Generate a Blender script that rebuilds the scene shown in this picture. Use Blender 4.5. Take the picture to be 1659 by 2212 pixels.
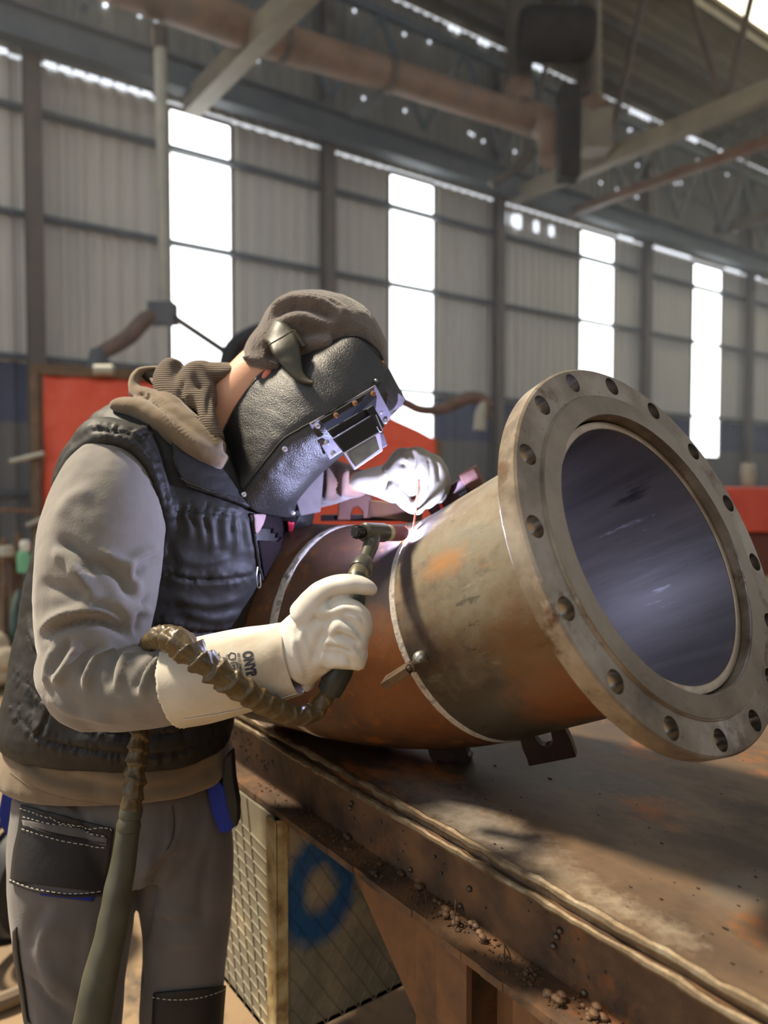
import bpy, bmesh, math, random
import numpy as np
from mathutils import Vector, Matrix, noise
from mathutils.bvhtree import BVHTree
from mathutils.kdtree import KDTree

for o in list(bpy.data.objects):
    bpy.data.objects.remove(o)
C = bpy.context.scene.collection
R_ = math.radians

# ------------------------------------------------------------------ camera, world, sun, exposure
EYE = 1.45                       # eye height
FPX = 1650.0                     # focal length in pixels of the 1659 x 2212 frame
PITCH = math.atan(66 / FPX)
YAW = R_(36.1)                   # building axes: x along the long wall, y towards it
CY_, SY_ = math.cos(YAW), math.sin(YAW)

cam = bpy.data.cameras.new('camera')
camo = bpy.data.objects.new('camera', cam)
C.objects.link(camo)
camo.location = (0, 0, EYE)
camo.rotation_euler = (math.pi / 2 - PITCH, 0, -YAW)
cam.sensor_fit = 'VERTICAL'
cam.sensor_height = 36
cam.lens = FPX * 36 / 2212
cam.clip_start = .02
cam.clip_end = 300
cam.dof.use_dof = True
cam.dof.focus_distance = 1.12
cam.dof.aperture_fstop = cam.lens / 10.0
bpy.context.scene.camera = camo

wd = bpy.data.worlds.new('world')
bpy.context.scene.world = wd
wd.use_nodes = True
wd.node_tree.nodes['Background'].inputs[0].default_value = (.90, .94, 1.0, 1)
wd.node_tree.nodes['Background'].inputs[1].default_value = .92

SUN_DIR = (-.93, .33, 1.38)       # where the sun stands, in camera-aligned axes (right, forward, up)
SUN_E = 6.6
sun = bpy.data.lights.new('sun', 'SUN')
sun.energy = SUN_E
sun.color = (1.0, .86, .66)
sun.angle = R_(6)
suno = bpy.data.objects.new('sun', sun)
C.objects.link(suno)
sd = Vector((SUN_DIR[0] * CY_ + SUN_DIR[1] * SY_, -SUN_DIR[0] * SY_ + SUN_DIR[1] * CY_, SUN_DIR[2]))
suno.rotation_euler = sd.to_track_quat('Z', 'Y').to_euler()

vs = bpy.context.scene.view_settings
vs.view_transform = 'Standard'
vs.look = 'None'
vs.gamma = 1
vs.exposure = 0.24
vs.use_curve_mapping = False

# ------------------------------------------------------------------ coordinates
def cw(X, Y, Z):
    """camera-aligned (right, forward, up from the eye) to world"""
    return Vector((X * CY_ + Y * SY_, -X * SY_ + Y * CY_, Z + EYE))

_sp, _cp = math.sin(PITCH), math.cos(PITCH)
def ray(px, py):
    a = (px - 829.5) / FPX
    b = -(py - 1106.0) / FPX
    y = _cp + b * _sp
    z = -_sp + b * _cp
    return a / y, z / y           # X, Z per metre of Y

def P(px, py, Y):
    a, z = ray(px, py)
    return cw(a * Y, Y, z * Y)

CAMP = Vector((0, 0, EYE))
FW = Vector((SY_, CY_, 0))       # level forward
RT = Vector((CY_, -SY_, 0))      # level right
UP = Vector((0, 0, 1))

def on_z(px, py, z):
    """where the sight line meets the level z"""
    a, b = ray(px, py)
    Y = (z - EYE) / b
    return cw(a * Y, Y, z - EYE)

def on_x(px, py, x):
    a, b = ray(px, py)
    Y = x / (a * CY_ + SY_)
    return cw(a * Y, Y, b * Y)

def on_y(px, py, y):
    a, b = ray(px, py)
    Y = y / (-a * SY_ + CY_)
    return cw(a * Y, Y, b * Y)

# ------------------------------------------------------------------ materials
def lin(c):
    if isinstance(c, (int, float)):
        c = (c, c, c)
    o = []
    for v in c:
        v = v / 255.0
        o.append(v / 12.92 if v <= .04045 else ((v + .055) / 1.055) ** 2.4)
    return (o[0], o[1], o[2], 1)

def mat(name, cols, scale=8, detail=6, rough=.6, rough2=None, metal=0, bump=0, bscale=60, bdetail=4,
        stretch=(1, 1, 1), spots=None, contrast=(.3, .7), sheen=0, emis=None, estr=0, dist=.0,
        coords='Object', coat=0, wave=None, bdist=.002, spec=.5, rnd_rough=0, trans=0, band=None, blobs=None):
    m = bpy.data.materials.new(name)
    m.use_nodes = True
    nt = m.node_tree
    N, L = nt.nodes, nt.links
    b = N['Principled BSDF']
    if not isinstance(cols, list):
        cols = [cols]
    tc = N.new('ShaderNodeTexCoord')
    mp = N.new('ShaderNodeMapping')
    mp.inputs['Scale'].default_value = stretch
    L.new(tc.outputs[coords], mp.inputs[0])
    vec = mp.outputs[0]
    if len(cols) > 1:
        nz = N.new('ShaderNodeTexNoise')
        nz.inputs['Scale'].default_value = scale
        nz.inputs['Detail'].default_value = detail
        nz.inputs['Roughness'].default_value = .62
        nz.inputs['Distortion'].default_value = dist
        L.new(vec, nz.inputs['Vector'])
        rp = N.new('ShaderNodeValToRGB')
        n = len(cols)
        e = rp.color_ramp.elements
        e[0].position = contrast[0]
        e[0].color = lin(cols[0])
        e[1].position = contrast[1]
        e[1].color = lin(cols[-1])
        for i in range(1, n - 1):
            q = e.new(contrast[0] + (contrast[1] - contrast[0]) * i / (n - 1))
            q.color = lin(cols[i])
        L.new(nz.outputs['Fac'], rp.inputs[0])
        col = rp.outputs[0]
        if rough2 is not None:
            mr = N.new('ShaderNodeMapRange')
            mr.inputs[1].default_value = contrast[0]
            mr.inputs[2].default_value = contrast[1]
            mr.inputs[3].default_value = rough
            mr.inputs[4].default_value = rough2
            L.new(nz.outputs['Fac'], mr.inputs[0])
            L.new(mr.outputs[0], b.inputs['Roughness'])
        else:
            b.inputs['Roughness'].default_value = rough
    else:
        b.inputs['Base Color'].default_value = lin(cols[0])
        b.inputs['Roughness'].default_value = rough
        col = None
    for sp in (spots or []):
        # (colour, scale, low, high[, stretch]) patches with a shape of their own
        n2 = N.new('ShaderNodeTexNoise')
        n2.inputs['Scale'].default_value = sp[1]
        n2.inputs['Detail'].default_value = 8
        n2.inputs['Roughness'].default_value = .68
        if len(sp) > 4:
            m2 = N.new('ShaderNodeMapping')
            m2.inputs['Scale'].default_value = sp[4]
            m2.inputs['Location'].default_value = (3.1, 1.7, 5.3)
            L.new(tc.outputs[coords], m2.inputs[0])
            L.new(m2.outputs[0], n2.inputs['Vector'])
        else:
            L.new(vec, n2.inputs['Vector'])
        r2 = N.new('ShaderNodeMapRange')
        r2.inputs[1].default_value = sp[2]
        r2.inputs[2].default_value = sp[3]
        L.new(n2.outputs['Fac'], r2.inputs[0])
        mx = N.new('ShaderNodeMixRGB')
        L.new(r2.outputs[0], mx.inputs[0])
        if col is None:
            mx.inputs[1].default_value = lin(cols[0])
        else:
            L.new(col, mx.inputs[1])
        mx.inputs[2].default_value = lin(sp[0])
        col = mx.outputs[0]
    if band:
        # (axis, low, high, colour): a painted band of the sheeting
        for ax, lo, hi, bc in band:
            sx = N.new('ShaderNodeSeparateXYZ')
            L.new(tc.outputs[coords], sx.inputs[0])
            g1 = N.new('ShaderNodeMath'); g1.operation = 'GREATER_THAN'; g1.inputs[1].default_value = lo
            g2 = N.new('ShaderNodeMath'); g2.operation = 'LESS_THAN'; g2.inputs[1].default_value = hi
            L.new(sx.outputs[ax], g1.inputs[0]); L.new(sx.outputs[ax], g2.inputs[0])
            g3 = N.new('ShaderNodeMath'); g3.operation = 'MULTIPLY'
            L.new(g1.outputs[0], g3.inputs[0]); L.new(g2.outputs[0], g3.inputs[1])
            mx = N.new('ShaderNodeMixRGB')
            L.new(g3.outputs[0], mx.inputs[0])
            if col is None:
                mx.inputs[1].default_value = lin(cols[0])
            else:
                L.new(col, mx.inputs[1])
            mx.inputs[2].default_value = lin(bc)
            col = mx.outputs[0]
    for cen, scl, r0, r1, soft, nsc, bc, amt in (blobs or []):
        # a stain or sprayed mark: distance from cen (scaled by scl) between r0 and r1, ragged by noise
        va = N.new('ShaderNodeVectorMath'); va.operation = 'SUBTRACT'; va.inputs[1].default_value = cen
        L.new(tc.outputs[coords], va.inputs[0])
        vb = N.new('ShaderNodeVectorMath'); vb.operation = 'MULTIPLY'; vb.inputs[1].default_value = scl
        L.new(va.outputs[0], vb.inputs[0])
        vl = N.new('ShaderNodeVectorMath'); vl.operation = 'LENGTH'; L.new(vb.outputs[0], vl.inputs[0])
        nn = N.new('ShaderNodeTexNoise'); nn.inputs['Scale'].default_value = nsc; nn.inputs['Detail'].default_value = 9
        nn.inputs['Roughness'].default_value = .7
        L.new(tc.outputs[coords], nn.inputs['Vector'])
        ma = N.new('ShaderNodeMath'); ma.operation = 'MULTIPLY_ADD'; ma.inputs[1].default_value = soft * 4; 
        L.new(nn.outputs['Fac'], ma.inputs[0]); ms = N.new('ShaderNodeMath'); ms.operation = 'SUBTRACT'; ms.inputs[1].default_value = soft * 2
        L.new(vl.outputs['Value'], ma.inputs[2]); L.new(ma.outputs[0], ms.inputs[0])
        m1 = N.new('ShaderNodeMapRange'); m1.inputs[1].default_value = r1 + soft; m1.inputs[2].default_value = r1 - soft
        m1.inputs[3].default_value = 0; m1.inputs[4].default_value = amt
        m1.clamp = True
        L.new(ms.outputs[0], m1.inputs[0]); fac = m1.outputs[0]
        if r0 > 0:
            m2_ = N.new('ShaderNodeMapRange'); m2_.inputs[1].default_value = r0 - soft; m2_.inputs[2].default_value = r0 + soft
            L.new(ms.outputs[0], m2_.inputs[0])
            mm = N.new('ShaderNodeMath'); mm.operation = 'MULTIPLY'; L.new(fac, mm.inputs[0]); L.new(m2_.outputs[0], mm.inputs[1]); fac = mm.outputs[0]
        mx = N.new('ShaderNodeMixRGB'); L.new(fac, mx.inputs[0])
        if col is None: mx.inputs[1].default_value = lin(cols[0])
        else: L.new(col, mx.inputs[1])
        mx.inputs[2].default_value = lin(bc); col = mx.outputs[0]
    if col is not None:
        L.new(col, b.inputs['Base Color'])
    b.inputs['Metallic'].default_value = metal
    b.inputs['Specular IOR Level'].default_value = spec
    if sheen:
        b.inputs['Sheen Weight'].default_value = sheen
        b.inputs['Sheen Roughness'].default_value = .5
    if coat:
        b.inputs['Coat Weight'].default_value = coat
    if trans:
        b.inputs['Transmission Weight'].default_value = trans
    if emis:
        b.inputs['Emission Color'].default_value = lin(emis)
        b.inputs['Emission Strength'].default_value = estr
    h = None
    if bump:
        n3 = N.new('ShaderNodeTexNoise')
        n3.inputs['Scale'].default_value = bscale
        n3.inputs['Detail'].default_value = bdetail
        L.new(vec, n3.inputs['Vector'])
        h = n3.outputs['Fac']
    if wave:
        # (scale, strength, axis)
        wv = N.new('ShaderNodeTexWave')
        wv.bands_direction = wave[2]
        wv.inputs['Scale'].default_value = wave[0]
        wv.inputs['Distortion'].default_value = wave[3] if len(wave) > 3 else .3
        L.new(vec, wv.inputs['Vector'])
        if h is None:
            h = wv.outputs['Fac']
            bump = wave[1]
        else:
            ad = N.new('ShaderNodeMath'); ad.operation = 'MULTIPLY_ADD'
            L.new(wv.outputs['Fac'], ad.inputs[0])
            ad.inputs[1].default_value = wave[1]
            L.new(h, ad.inputs[2])
            h = ad.outputs[0]
    if h is not None:
        bp = N.new('ShaderNodeBump')
        bp.inputs['Strength'].default_value = bump
        bp.inputs['Distance'].default_value = bdist
        L.new(h, bp.inputs['Height'])
        L.new(bp.outputs[0], b.inputs['Normal'])
    return m

# ------------------------------------------------------------------ mesh tools
class MB:
    def __init__(s):
        s.v = []; s.f = []
    def add(s, v, f):
        k = len(s.v)
        s.v += [tuple(q) for q in v]
        s.f += [tuple(i + k for i in q) for q in f]
        return s
    def box(s, lo, hi, M=None):
        x0, y0, z0 = lo; x1, y1, z1 = hi
        v = [Vector(q) for q in ((x0,y0,z0),(x1,y0,z0),(x1,y1,z0),(x0,y1,z0),(x0,y0,z1),(x1,y0,z1),(x1,y1,z1),(x0,y1,z1))]
        if M is not None:
            v = [M @ q for q in v]
        return s.add(v, [(0,3,2,1),(4,5,6,7),(0,1,5,4),(1,2,6,5),(2,3,7,6),(3,0,4,7)])
    def bar(s, a, b, w, h, up=UP):
        """box beam from a to b; w sideways, h along up"""
        a = Vector(a); b = Vector(b)
        t = (b - a).normalized()
        sd = t.cross(up)
        if sd.length < 1e-4: sd = t.cross(Vector((1, 0, 0)))
        sd.normalize()
        u = sd.cross(t)
        v = []
        for p in (a, b):
            for i, j in ((-1,-1),(1,-1),(1,1),(-1,1)):
                v.append(p + sd * (i * w / 2) + u * (j * h / 2))
        return s.add(v, [(0,1,2,3),(7,6,5,4),(0,4,5,1),(1,5,6,2),(2,6,7,3),(3,7,4,0)])
    def tube(s, pts, r, n=16, caps=True, sub=1):
        pts = [Vector(p) for p in pts]
        if not hasattr(r, '__len__'): r = [r] * len(pts)
        if sub > 1:
            pts, r = smooth_path(pts, r, sub)
        v = []
        t0 = (pts[1] - pts[0]).normalized()
        u = t0.cross(UP)
        if u.length < 1e-3: u = t0.cross(Vector((1, 0, 0)))
        u.normalize()
        for i, p in enumerate(pts):
            t = (pts[min(i + 1, len(pts) - 1)] - pts[max(i - 1, 0)])
            if t.length < 1e-9: t = t0
            t.normalize()
            u = (u - t * u.dot(t)).normalized()
            w = t.cross(u)
            for k in range(n):
                a = 2 * math.pi * k / n
                v.append(p + (u * math.cos(a) + w * math.sin(a)) * r[i])
        f = []
        for i in range(len(pts) - 1):
            for k in range(n):
                k2 = (k + 1) % n
                f.append((i * n + k, i * n + k2, (i + 1) * n + k2, (i + 1) * n + k))
        if caps:
            f.append(tuple(range(n))[::-1])
            f.append(tuple(range((len(pts) - 1) * n, len(pts) * n)))
        return s.add(v, f)
    def lathe(s, prof, c, ax, n=64, caps=False):
        """prof: (radius, distance along ax)"""
        ax = Vector(ax).normalized(); c = Vector(c)
        u = ax.cross(UP)
        if u.length < 1e-3: u = Vector((1, 0, 0))
        u.normalize(); w = ax.cross(u)
        v = []
        for r, d in prof:
            for k in range(n):
                a = 2 * math.pi * k / n
                v.append(c + ax * d + (u * math.cos(a) + w * math.sin(a)) * r)
        f = []
        for i in range(len(prof) - 1):
            for k in range(n):
                k2 = (k + 1) % n
                f.append((i * n + k, i * n + k2, (i + 1) * n + k2, (i + 1) * n + k))
        if caps:
            f.append(tuple(range(n))[::-1])
            f.append(tuple(range((len(prof) - 1) * n, len(prof) * n)))
        return s.add(v, f)
    def ball(s, c, r, M=None, n=12):
        c = Vector(c); v = []; f = []
        if not hasattr(r, '__len__'): r = (r, r, r)
        for i in range(n + 1):
            th = math.pi * i / n
            for k in range(2 * n):
                ph = math.pi * k / n
                q = Vector((r[0] * math.sin(th) * math.cos(ph), r[1] * math.sin(th) * math.sin(ph), r[2] * math.cos(th)))
                if M is not None: q = M @ q
                v.append(c + q)
        for i in range(n):
            for k in range(2 * n):
                k2 = (k + 1) % (2 * n)
                f.append((i * 2 * n + k, (i + 1) * 2 * n + k, (i + 1) * 2 * n + k2, i * 2 * n + k2))
        return s.add(v, f)
    def prism(s, poly, off):
        """polygon of 3-D points thickened by the vector off"""
        n = len(poly); off = Vector(off)
        v = [Vector(p) for p in poly] + [Vector(p) + off for p in poly]
        f = [tuple(range(n)), tuple(range(2 * n - 1, n - 1, -1))]
        for i in range(n):
            j = (i + 1) % n
            f.append((i, i + n, j + n, j))
        return s.add(v, f)
    def mesh(s, name):
        me = bpy.data.meshes.new(name)
        me.from_pydata([tuple(q) for q in s.v], [], s.f)
        bm = bmesh.new(); bm.from_mesh(me)
        bmesh.ops.remove_doubles(bm, verts=bm.verts, dist=1e-6)
        bmesh.ops.recalc_face_normals(bm, faces=bm.faces)
        bm.to_mesh(me); bm.free()
        return me

def crm(p0, p1, p2, p3, t):
    return .5 * ((2 * p1) + (p2 - p0) * t + (2 * p0 - 5 * p1 + 4 * p2 - p3) * t * t + (3 * p1 - p0 - 3 * p2 + p3) * t ** 3)

def smooth_path(pts, r, sub):
    n = len(pts); op = []; orr = []
    for i in range(n - 1):
        p = [pts[max(i - 1, 0)], pts[i], pts[i + 1], pts[min(i + 2, n - 1)]]
        q = [r[max(i - 1, 0)], r[i], r[i + 1], r[min(i + 2, n - 1)]]
        for k in range(sub):
            t = k / sub
            op.append(crm(*p, t)); orr.append(crm(*q, t))
    op.append(pts[-1]); orr.append(r[-1])
    return op, orr

def interp_rows(rows, sub):
    """Catmull-Rom down a list of equal-length number rows"""
    A = np.array(rows, float); n = len(A); out = []
    for i in range(n - 1):
        p = A[max(i - 1, 0)], A[i], A[i + 1], A[min(i + 2, n - 1)]
        for k in range(sub):
            out.append(crm(*p, k / sub))
    out.append(A[-1])
    return out

# ------------------------------------------------------------------ things and parts
def thing(name, label, cat, loc, group=None, rotz=0):
    o = bpy.data.objects.new(name, None)
    o.empty_display_size = .05
    C.objects.link(o)
    o.location = loc
    o.rotation_euler = (0, 0, rotz)
    o['label'] = label; o['category'] = cat
    if group: o['group'] = group
    return o

def obj(name, me, m=None, parent=None, smooth=True, label=None, bevel=0, angle=35, frame=None):
    """links a mesh made in world coordinates; a part is moved into its thing's frame"""
    if isinstance(me, MB): me = me.mesh(name)
    o = bpy.data.objects.new(name, me)
    C.objects.link(o)
    if m is not None:
        me.materials.clear(); me.materials.append(m)
    if parent is not None:
        base = parent
        loc = Vector((0, 0, 0))
        while base is not None:
            loc += base.location; base = base.parent
        me.transform(Matrix.Translation(-loc))
        o.parent = parent
        if frame is not None:             # the part's own axes, so its grain follows it
            fl_ = frame.copy(); fl_.translation = frame.translation - loc
            me.transform(fl_.inverted()); o.matrix_basis = fl_
    else:
        vv = [v.co for v in me.vertices]
        c = Vector(((min(v.x for v in vv) + max(v.x for v in vv)) / 2, (min(v.y for v in vv) + max(v.y for v in vv)) / 2, min(v.z for v in vv)))
        me.transform(Matrix.Translation(-c)); o.location = c
    if smooth:
        for p in me.polygons: p.use_smooth = True
        if angle:
            me.set_sharp_from_angle(angle=R_(angle))
    if bevel:
        bv = o.modifiers.new('bevel', 'BEVEL')
        bv.width = bevel; bv.segments = 2; bv.limit_method = 'ANGLE'; bv.angle_limit = R_(40)
    if label: o['label'] = label
    return o

def tag(o, label, cat, group=None):
    o['label'] = label; o['category'] = cat
    if group: o['group'] = group
    return o

def struct(name, me, m, smooth=False, parent=None, **k):
    o = obj(name, me, m, parent, smooth=smooth, **k)
    if parent is None: o['kind'] = 'structure'
    return o
# ================================================================== the hall
DW = 12.0                        # distance of the long wall
m_wall = mat('wall_sheet', [(188,187,178), (204,201,190), (194,192,184)], scale=1.2, rough=.75, stretch=(1, 1, .12),
             coords='Object', band=[(2, 2.30, 3.15, (84, 88, 112)), (2, -1, 2.30, (118, 116, 112))])
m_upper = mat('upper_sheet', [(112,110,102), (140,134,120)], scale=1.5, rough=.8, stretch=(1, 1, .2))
m_steel = mat('dark_steel', [(78,84,90), (98,102,102)], scale=2, rough=.7)
m_col = mat('column_steel', [(92,86,78), (112,98,84)], scale=2, rough=.7)
m_roof = mat('roof_sheet', [(112,104,86), (136,126,104)], scale=1.0, rough=.8)
m_duct = mat('duct_rust', [(104,86,70), (140,114,92), (116,106,94)], scale=1.4, rough=.65)
m_duct2 = mat('duct_grey', [(78,74,66), (112,100,84)], scale=2, rough=.7)
m_glow = mat('daylit_panel', (245, 248, 250), rough=.6, emis=(248, 252, 255), estr=4.0)
m_sky = mat('skylight_panel', (250, 246, 225), rough=.6, emis=(255, 246, 214), estr=3.0)
m_gap = mat('daylight_gap', (235, 238, 245), rough=.6, emis=(225, 232, 245), estr=1.6)

m_floor = mat('floor_concrete', [(112,94,72), (146,122,92), (128,108,84)], scale=1.1, rough=.75, bump=.4, bscale=30,
              spots=[((84,72,58), 3.0, .56, .66)])
MB_ = MB().box((-14, -7, -.2), (32, 12.6, 0))
struct('floor', MB_, m_floor)

g = MB().box((-14, -7.1, 0), (32, -7.0, 5.5))  # unseen low wall added behind the camera to block level light
struct('wall_added_front', g, m_wall)
g = MB().box((31, -7, 0), (31.1, 12, 12))  # unseen end wall added so that light enters from above
struct('wall_added_right', g, m_wall)
wins = [(4.50, 5.58), (8.84, 9.98), (14.42, 15.70), (19.08, 20.50)]
def sheet(x0, x1, z0, z1, y, pitch=.25, depth=.045):
    """one run of box-profile sheeting"""
    xs = []; x = x0; pr = []
    while x < x1 - 1e-6:
        for dx, dy in ((0, 0), (.35, 0), (.45, 1), (.8, 1), (.9, 0)):
            q = x + dx * pitch
            if q < x1: pr.append((q, y - dy * depth))
        x += pitch
    pr.append((x1, y))
    b = MB()
    n = len(pr)
    v = [(p[0], p[1], z0) for p in pr] + [(p[0], p[1], z1) for p in pr] + [(p[0], y + .03, z0) for p in pr] + [(p[0], y + .03, z1) for p in pr]
    f = []
    for i in range(n - 1):
        f.append((i, i + 1, n + i + 1, n + i))
        f.append((2 * n + i, 3 * n + i, 3 * n + i + 1, 2 * n + i + 1))
        f.append((i, 2 * n + i, 2 * n + i + 1, i + 1)); f.append((n + i, n + i + 1, 3 * n + i + 1, 3 * n + i))
    f.append((0, n, 3 * n, 2 * n)); f.append((n - 1, 3 * n - 1, 4 * n - 1, 2 * n - 1))
    return b.add(v, f)

wb = MB()
edges = [-14.0] + [e for w in wins for e in w] + [31.0]
for i in range(0, len(edges), 2):
    q = sheet(edges[i], edges[i + 1], 0, 7.42, DW)
    wb.add(q.v, q.f)
for a, b in wins:
    q = sheet(a, b, 0, 2.12, DW); wb.add(q.v, q.f)
o = struct('wall_back', wb, m_wall)
# object coordinates of the wall start at the floor, so the painted band keeps its height
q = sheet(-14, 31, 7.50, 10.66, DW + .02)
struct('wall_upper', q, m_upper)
for i, (a, b) in enumerate(wins):
    pane = MB().box((a, DW - .01, 2.12), (b, DW + .02, 7.37))
    w = struct('window_%d' % (i + 1), pane, m_glow)
    fr = MB()
    for z in (2.12, 3.25, 5.23, 6.70):
        fr.box((a, DW - .05, z - .03), (b, DW - .012, z + .03))
    for x in (a, b):
        fr.box((x - .03, DW - .05, 2.1), (x + .03, DW - .012, 7.4))
    fr.box((a, DW - .05, 7.34), (b, DW - .012, 7.42))
    obj('window_frame', fr, m_col, w, smooth=False)
for k, z in enumerate((1.30, 3.22, 5.23, 6.70)):
    g = MB()
    g.bar((-14, DW - .13, z), (31, DW - .13, z), .12, .07)
    struct('trim_%d' % (k + 1), g, m_steel)
for s in (-12.5, -7.5, -2.5, 2.45, 7.32, 11.55, 16.7, 21.6, 26.6):
    c = MB()
    x = s
    c.box((x - .11, DW - .36, 0), (x + .11, DW - .345, 10.3))
    c.box((x - .11, DW - .20, 0), (x + .11, DW - .185, 10.3))
    c.box((x - .006, DW - .345, 0), (x + .006, DW - .20, 10.3))
    o = obj('steel_column', c, m_col, smooth=False)
    o['kind'] = 'structure'
b = MB()
b.box((-14, DW - .62, 7.38), (31, DW - .60, 7.82))
b.box((-14, DW - .74, 7.80), (31, DW - .46, 7.83)); b.box((-14, DW - .74, 7.37), (31, DW - .46, 7.40))
o = obj('runway_beam', b, m_steel, smooth=False); o['kind'] = 'structure'
# small glowing boxes standing in for daylight between the sheets
def gaps(name, lst, y):
    g = MB()
    for x, z, w, h in lst:
        g.box((x - w / 2, y - .012, z - h / 2), (x + w / 2, y, z + h / 2))
    struct(name, g, m_gap)
rnd = random.Random(4)
L_ = []
for x0, x1 in ((1.9, 2.3), (2.75, 4.2), (15.9, 16.4), (17.0, 18.9), (20.7, 21.4), (22.0, 22.5)):
    x = x0
    while x < x1:
        L_.append((x, 7.46 , .16, .05)); x += .2
for x in (11.9, 12.2, 12.35, 12.9, 13.4): L_.append((x, 7.12, .14, rnd.uniform(.2, .42)))
gaps('trim_5', L_, DW - .056)
L_ = []
for k in range(95):
    x = rnd.uniform(2, 27); z = rnd.choice((8.1, 8.6, 9.3, 10.1)) + rnd.uniform(-.05, .05)
    L_.append((x, z, .05, .05))
for c in (6.9, 10.4, 11.2, 12.5, 14.3, 16.3, 18.4, 20.3):
    for k in range(rnd.choice((2, 3, 5))):
        L_.append((c + k * .17, 10.6, .11, .09))
gaps('trim_6', L_, DW - .035)

# thin dusty haze between the bench and the long wall
hz = MB().box((-13, 7.7, .1), (30.5, 11.2, 10.5))
m_haze = bpy.data.materials.new('dusty_air'); m_haze.use_nodes = True
hn = m_haze.node_tree; hn.nodes.clear()
ho = hn.nodes.new('ShaderNodeOutputMaterial'); hv = hn.nodes.new('ShaderNodeVolumeScatter')
hv.inputs['Density'].default_value = .022; hv.inputs['Color'].default_value = (.93, .96, 1, 1)
hn.links.new(hv.outputs[0], ho.inputs['Volume'])
_h = tag(obj('dusty_haze', hz, m_haze, smooth=False), 'thin dusty haze in the air at the back of the hall', 'haze'); _h['kind'] = 'stuff'

# roof: rises from the eave towards the camera
RS = math.tan(R_(12))
def rz(y): return 10.7 + (DW - y) * RS
def roof_piece(x0, x1, ya, yb, m, name, ribs=True):
    g = MB()
    pr = []
    y = ya
    n = max(2, int(abs(yb - ya) / .30))
    for i in range(n + 1):
        yy = ya + (yb - ya) * i / n
        pr.append((yy, rz(yy)))
        if ribs and i < n:
            h = (yb - ya) / n
            pr += [(yy + h * .5, rz(yy + h * .5)), (yy + h * .6, rz(yy + h * .6) - .05), (yy + h * .9, rz(yy + h * .9) - .05)]
    n = len(pr)
    v = [(x0, p[0], p[1]) for p in pr] + [(x1, p[0], p[1]) for p in pr] + [(x0, p[0], p[1] + .08) for p in pr] + [(x1, p[0], p[1] + .08) for p in pr]
    f = []
    for i in range(n - 1):
        f += [(i, n + i, n + i + 1, i + 1), (2 * n + i, 2 * n + i + 1, 3 * n + i + 1, 3 * n + i)]
    f += [(0, 2 * n, 3 * n, n), (n - 1, 2 * n - 1, 4 * n - 1, 3 * n - 1)]
    g.add(v, f)
    return struct(name, g, m)
roof_piece(2.0, 31, 12.0, 8.95, m_roof, 'ceiling')
roof_piece(2.0, 31, 7.55, 3.6, m_roof, 'ceiling_middle')
roof_piece(2.0, 31, 2.2, -1.0, m_roof, 'ceiling_near')
roof_piece(2.0, 12.6, 8.95, 7.55, m_roof, 'ceiling_patch')
roof_piece(-14, 2.0, 3.8, -7.0, m_roof, 'ceiling_added_left')  # unseen roof added to keep the sun off most of the floor
roof_piece(2.0, 31, -1.0, -7.0, m_roof, 'ceiling_front')
sp_ = MB(); v = [(12.6, 8.95, rz(8.95)), (31, 8.95, rz(8.95)), (31, 7.55, rz(7.55)), (12.6, 7.55, rz(7.55))]
sp_.prism(v, (0, 0, .03))
struct('window_5', sp_, m_sky)
pl = MB()
for y in (11.4, 10.3, 9.1, 7.4, 6.0, 4.7, 3.5):
    pl.bar((2, y, rz(y) - .14), (31, y, rz(y) - .14), .07, .18)
struct('trim_7', pl, m_duct2)

# roof trusses: tie, rafter and webs
def truss(x, z=7.42, col=None, r=.13, webs=True, y1=-1.0, h=.26):
    t = bpy.data.objects.new('roof_truss', None); C.objects.link(t)
    t.location = (x, DW - .4, 0); t['kind'] = 'structure'
    g = MB().bar((x, DW - .4, z), (x, y1, z), r * 1.4, h)
    obj('tie', g, col or m_col, t, smooth=False)
    if webs:
        g = MB().bar((x, DW - .4, rz(DW - .4) - .34), (x, y1, rz(y1) - .34), .14, .2)
        obj('rafter', g, m_col, t, smooth=False)
        yy = DW - .5; k = 0
        w = MB()
        while yy > y1 + 1:
            y2 = yy - 1.15
            w.bar((x, yy, z if k % 2 == 0 else rz(yy) - .34), (x, y2, rz(y2) - .34 if k % 2 == 0 else z), .08, .08)
            yy = y2; k += 1
        o = obj('web', w, m_col, t, smooth=False)
    return t
m_tie = mat('tie_paint', [(150,140,116), (128,120,104)], scale=3, rough=.6)
m_tie2 = mat('tie_rust', [(128,92,78), (138,122,104)], scale=3, rough=.6)
truss(4.73, z=7.30, col=m_tie, webs=False, r=.19, h=.3)
truss(11.8, z=7.42, col=m_tie, webs=True, r=.16, h=.3)
truss(13.5, z=7.42, col=m_tie2, webs=False, r=.1, h=.18)
truss(19.5, z=8.2, col=m_col, webs=True)

# eaves lattice girder in front of the upper wall
lg = MB()
for x in range(2, 26):
    if x % 2: lg.bar((x, DW - .9, 7.9), (x + 1, DW - .9, 9.6), .07, .09)
    else: lg.bar((x, DW - .9, 9.6), (x + 1, DW - .9, 7.9), .07, .09)
lg.bar((0, DW - .9, 9.65), (30, DW - .9, 9.65), .12, .14)
o = obj('lattice_girder', lg, m_steel, smooth=False); o['kind'] = 'structure'

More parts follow.
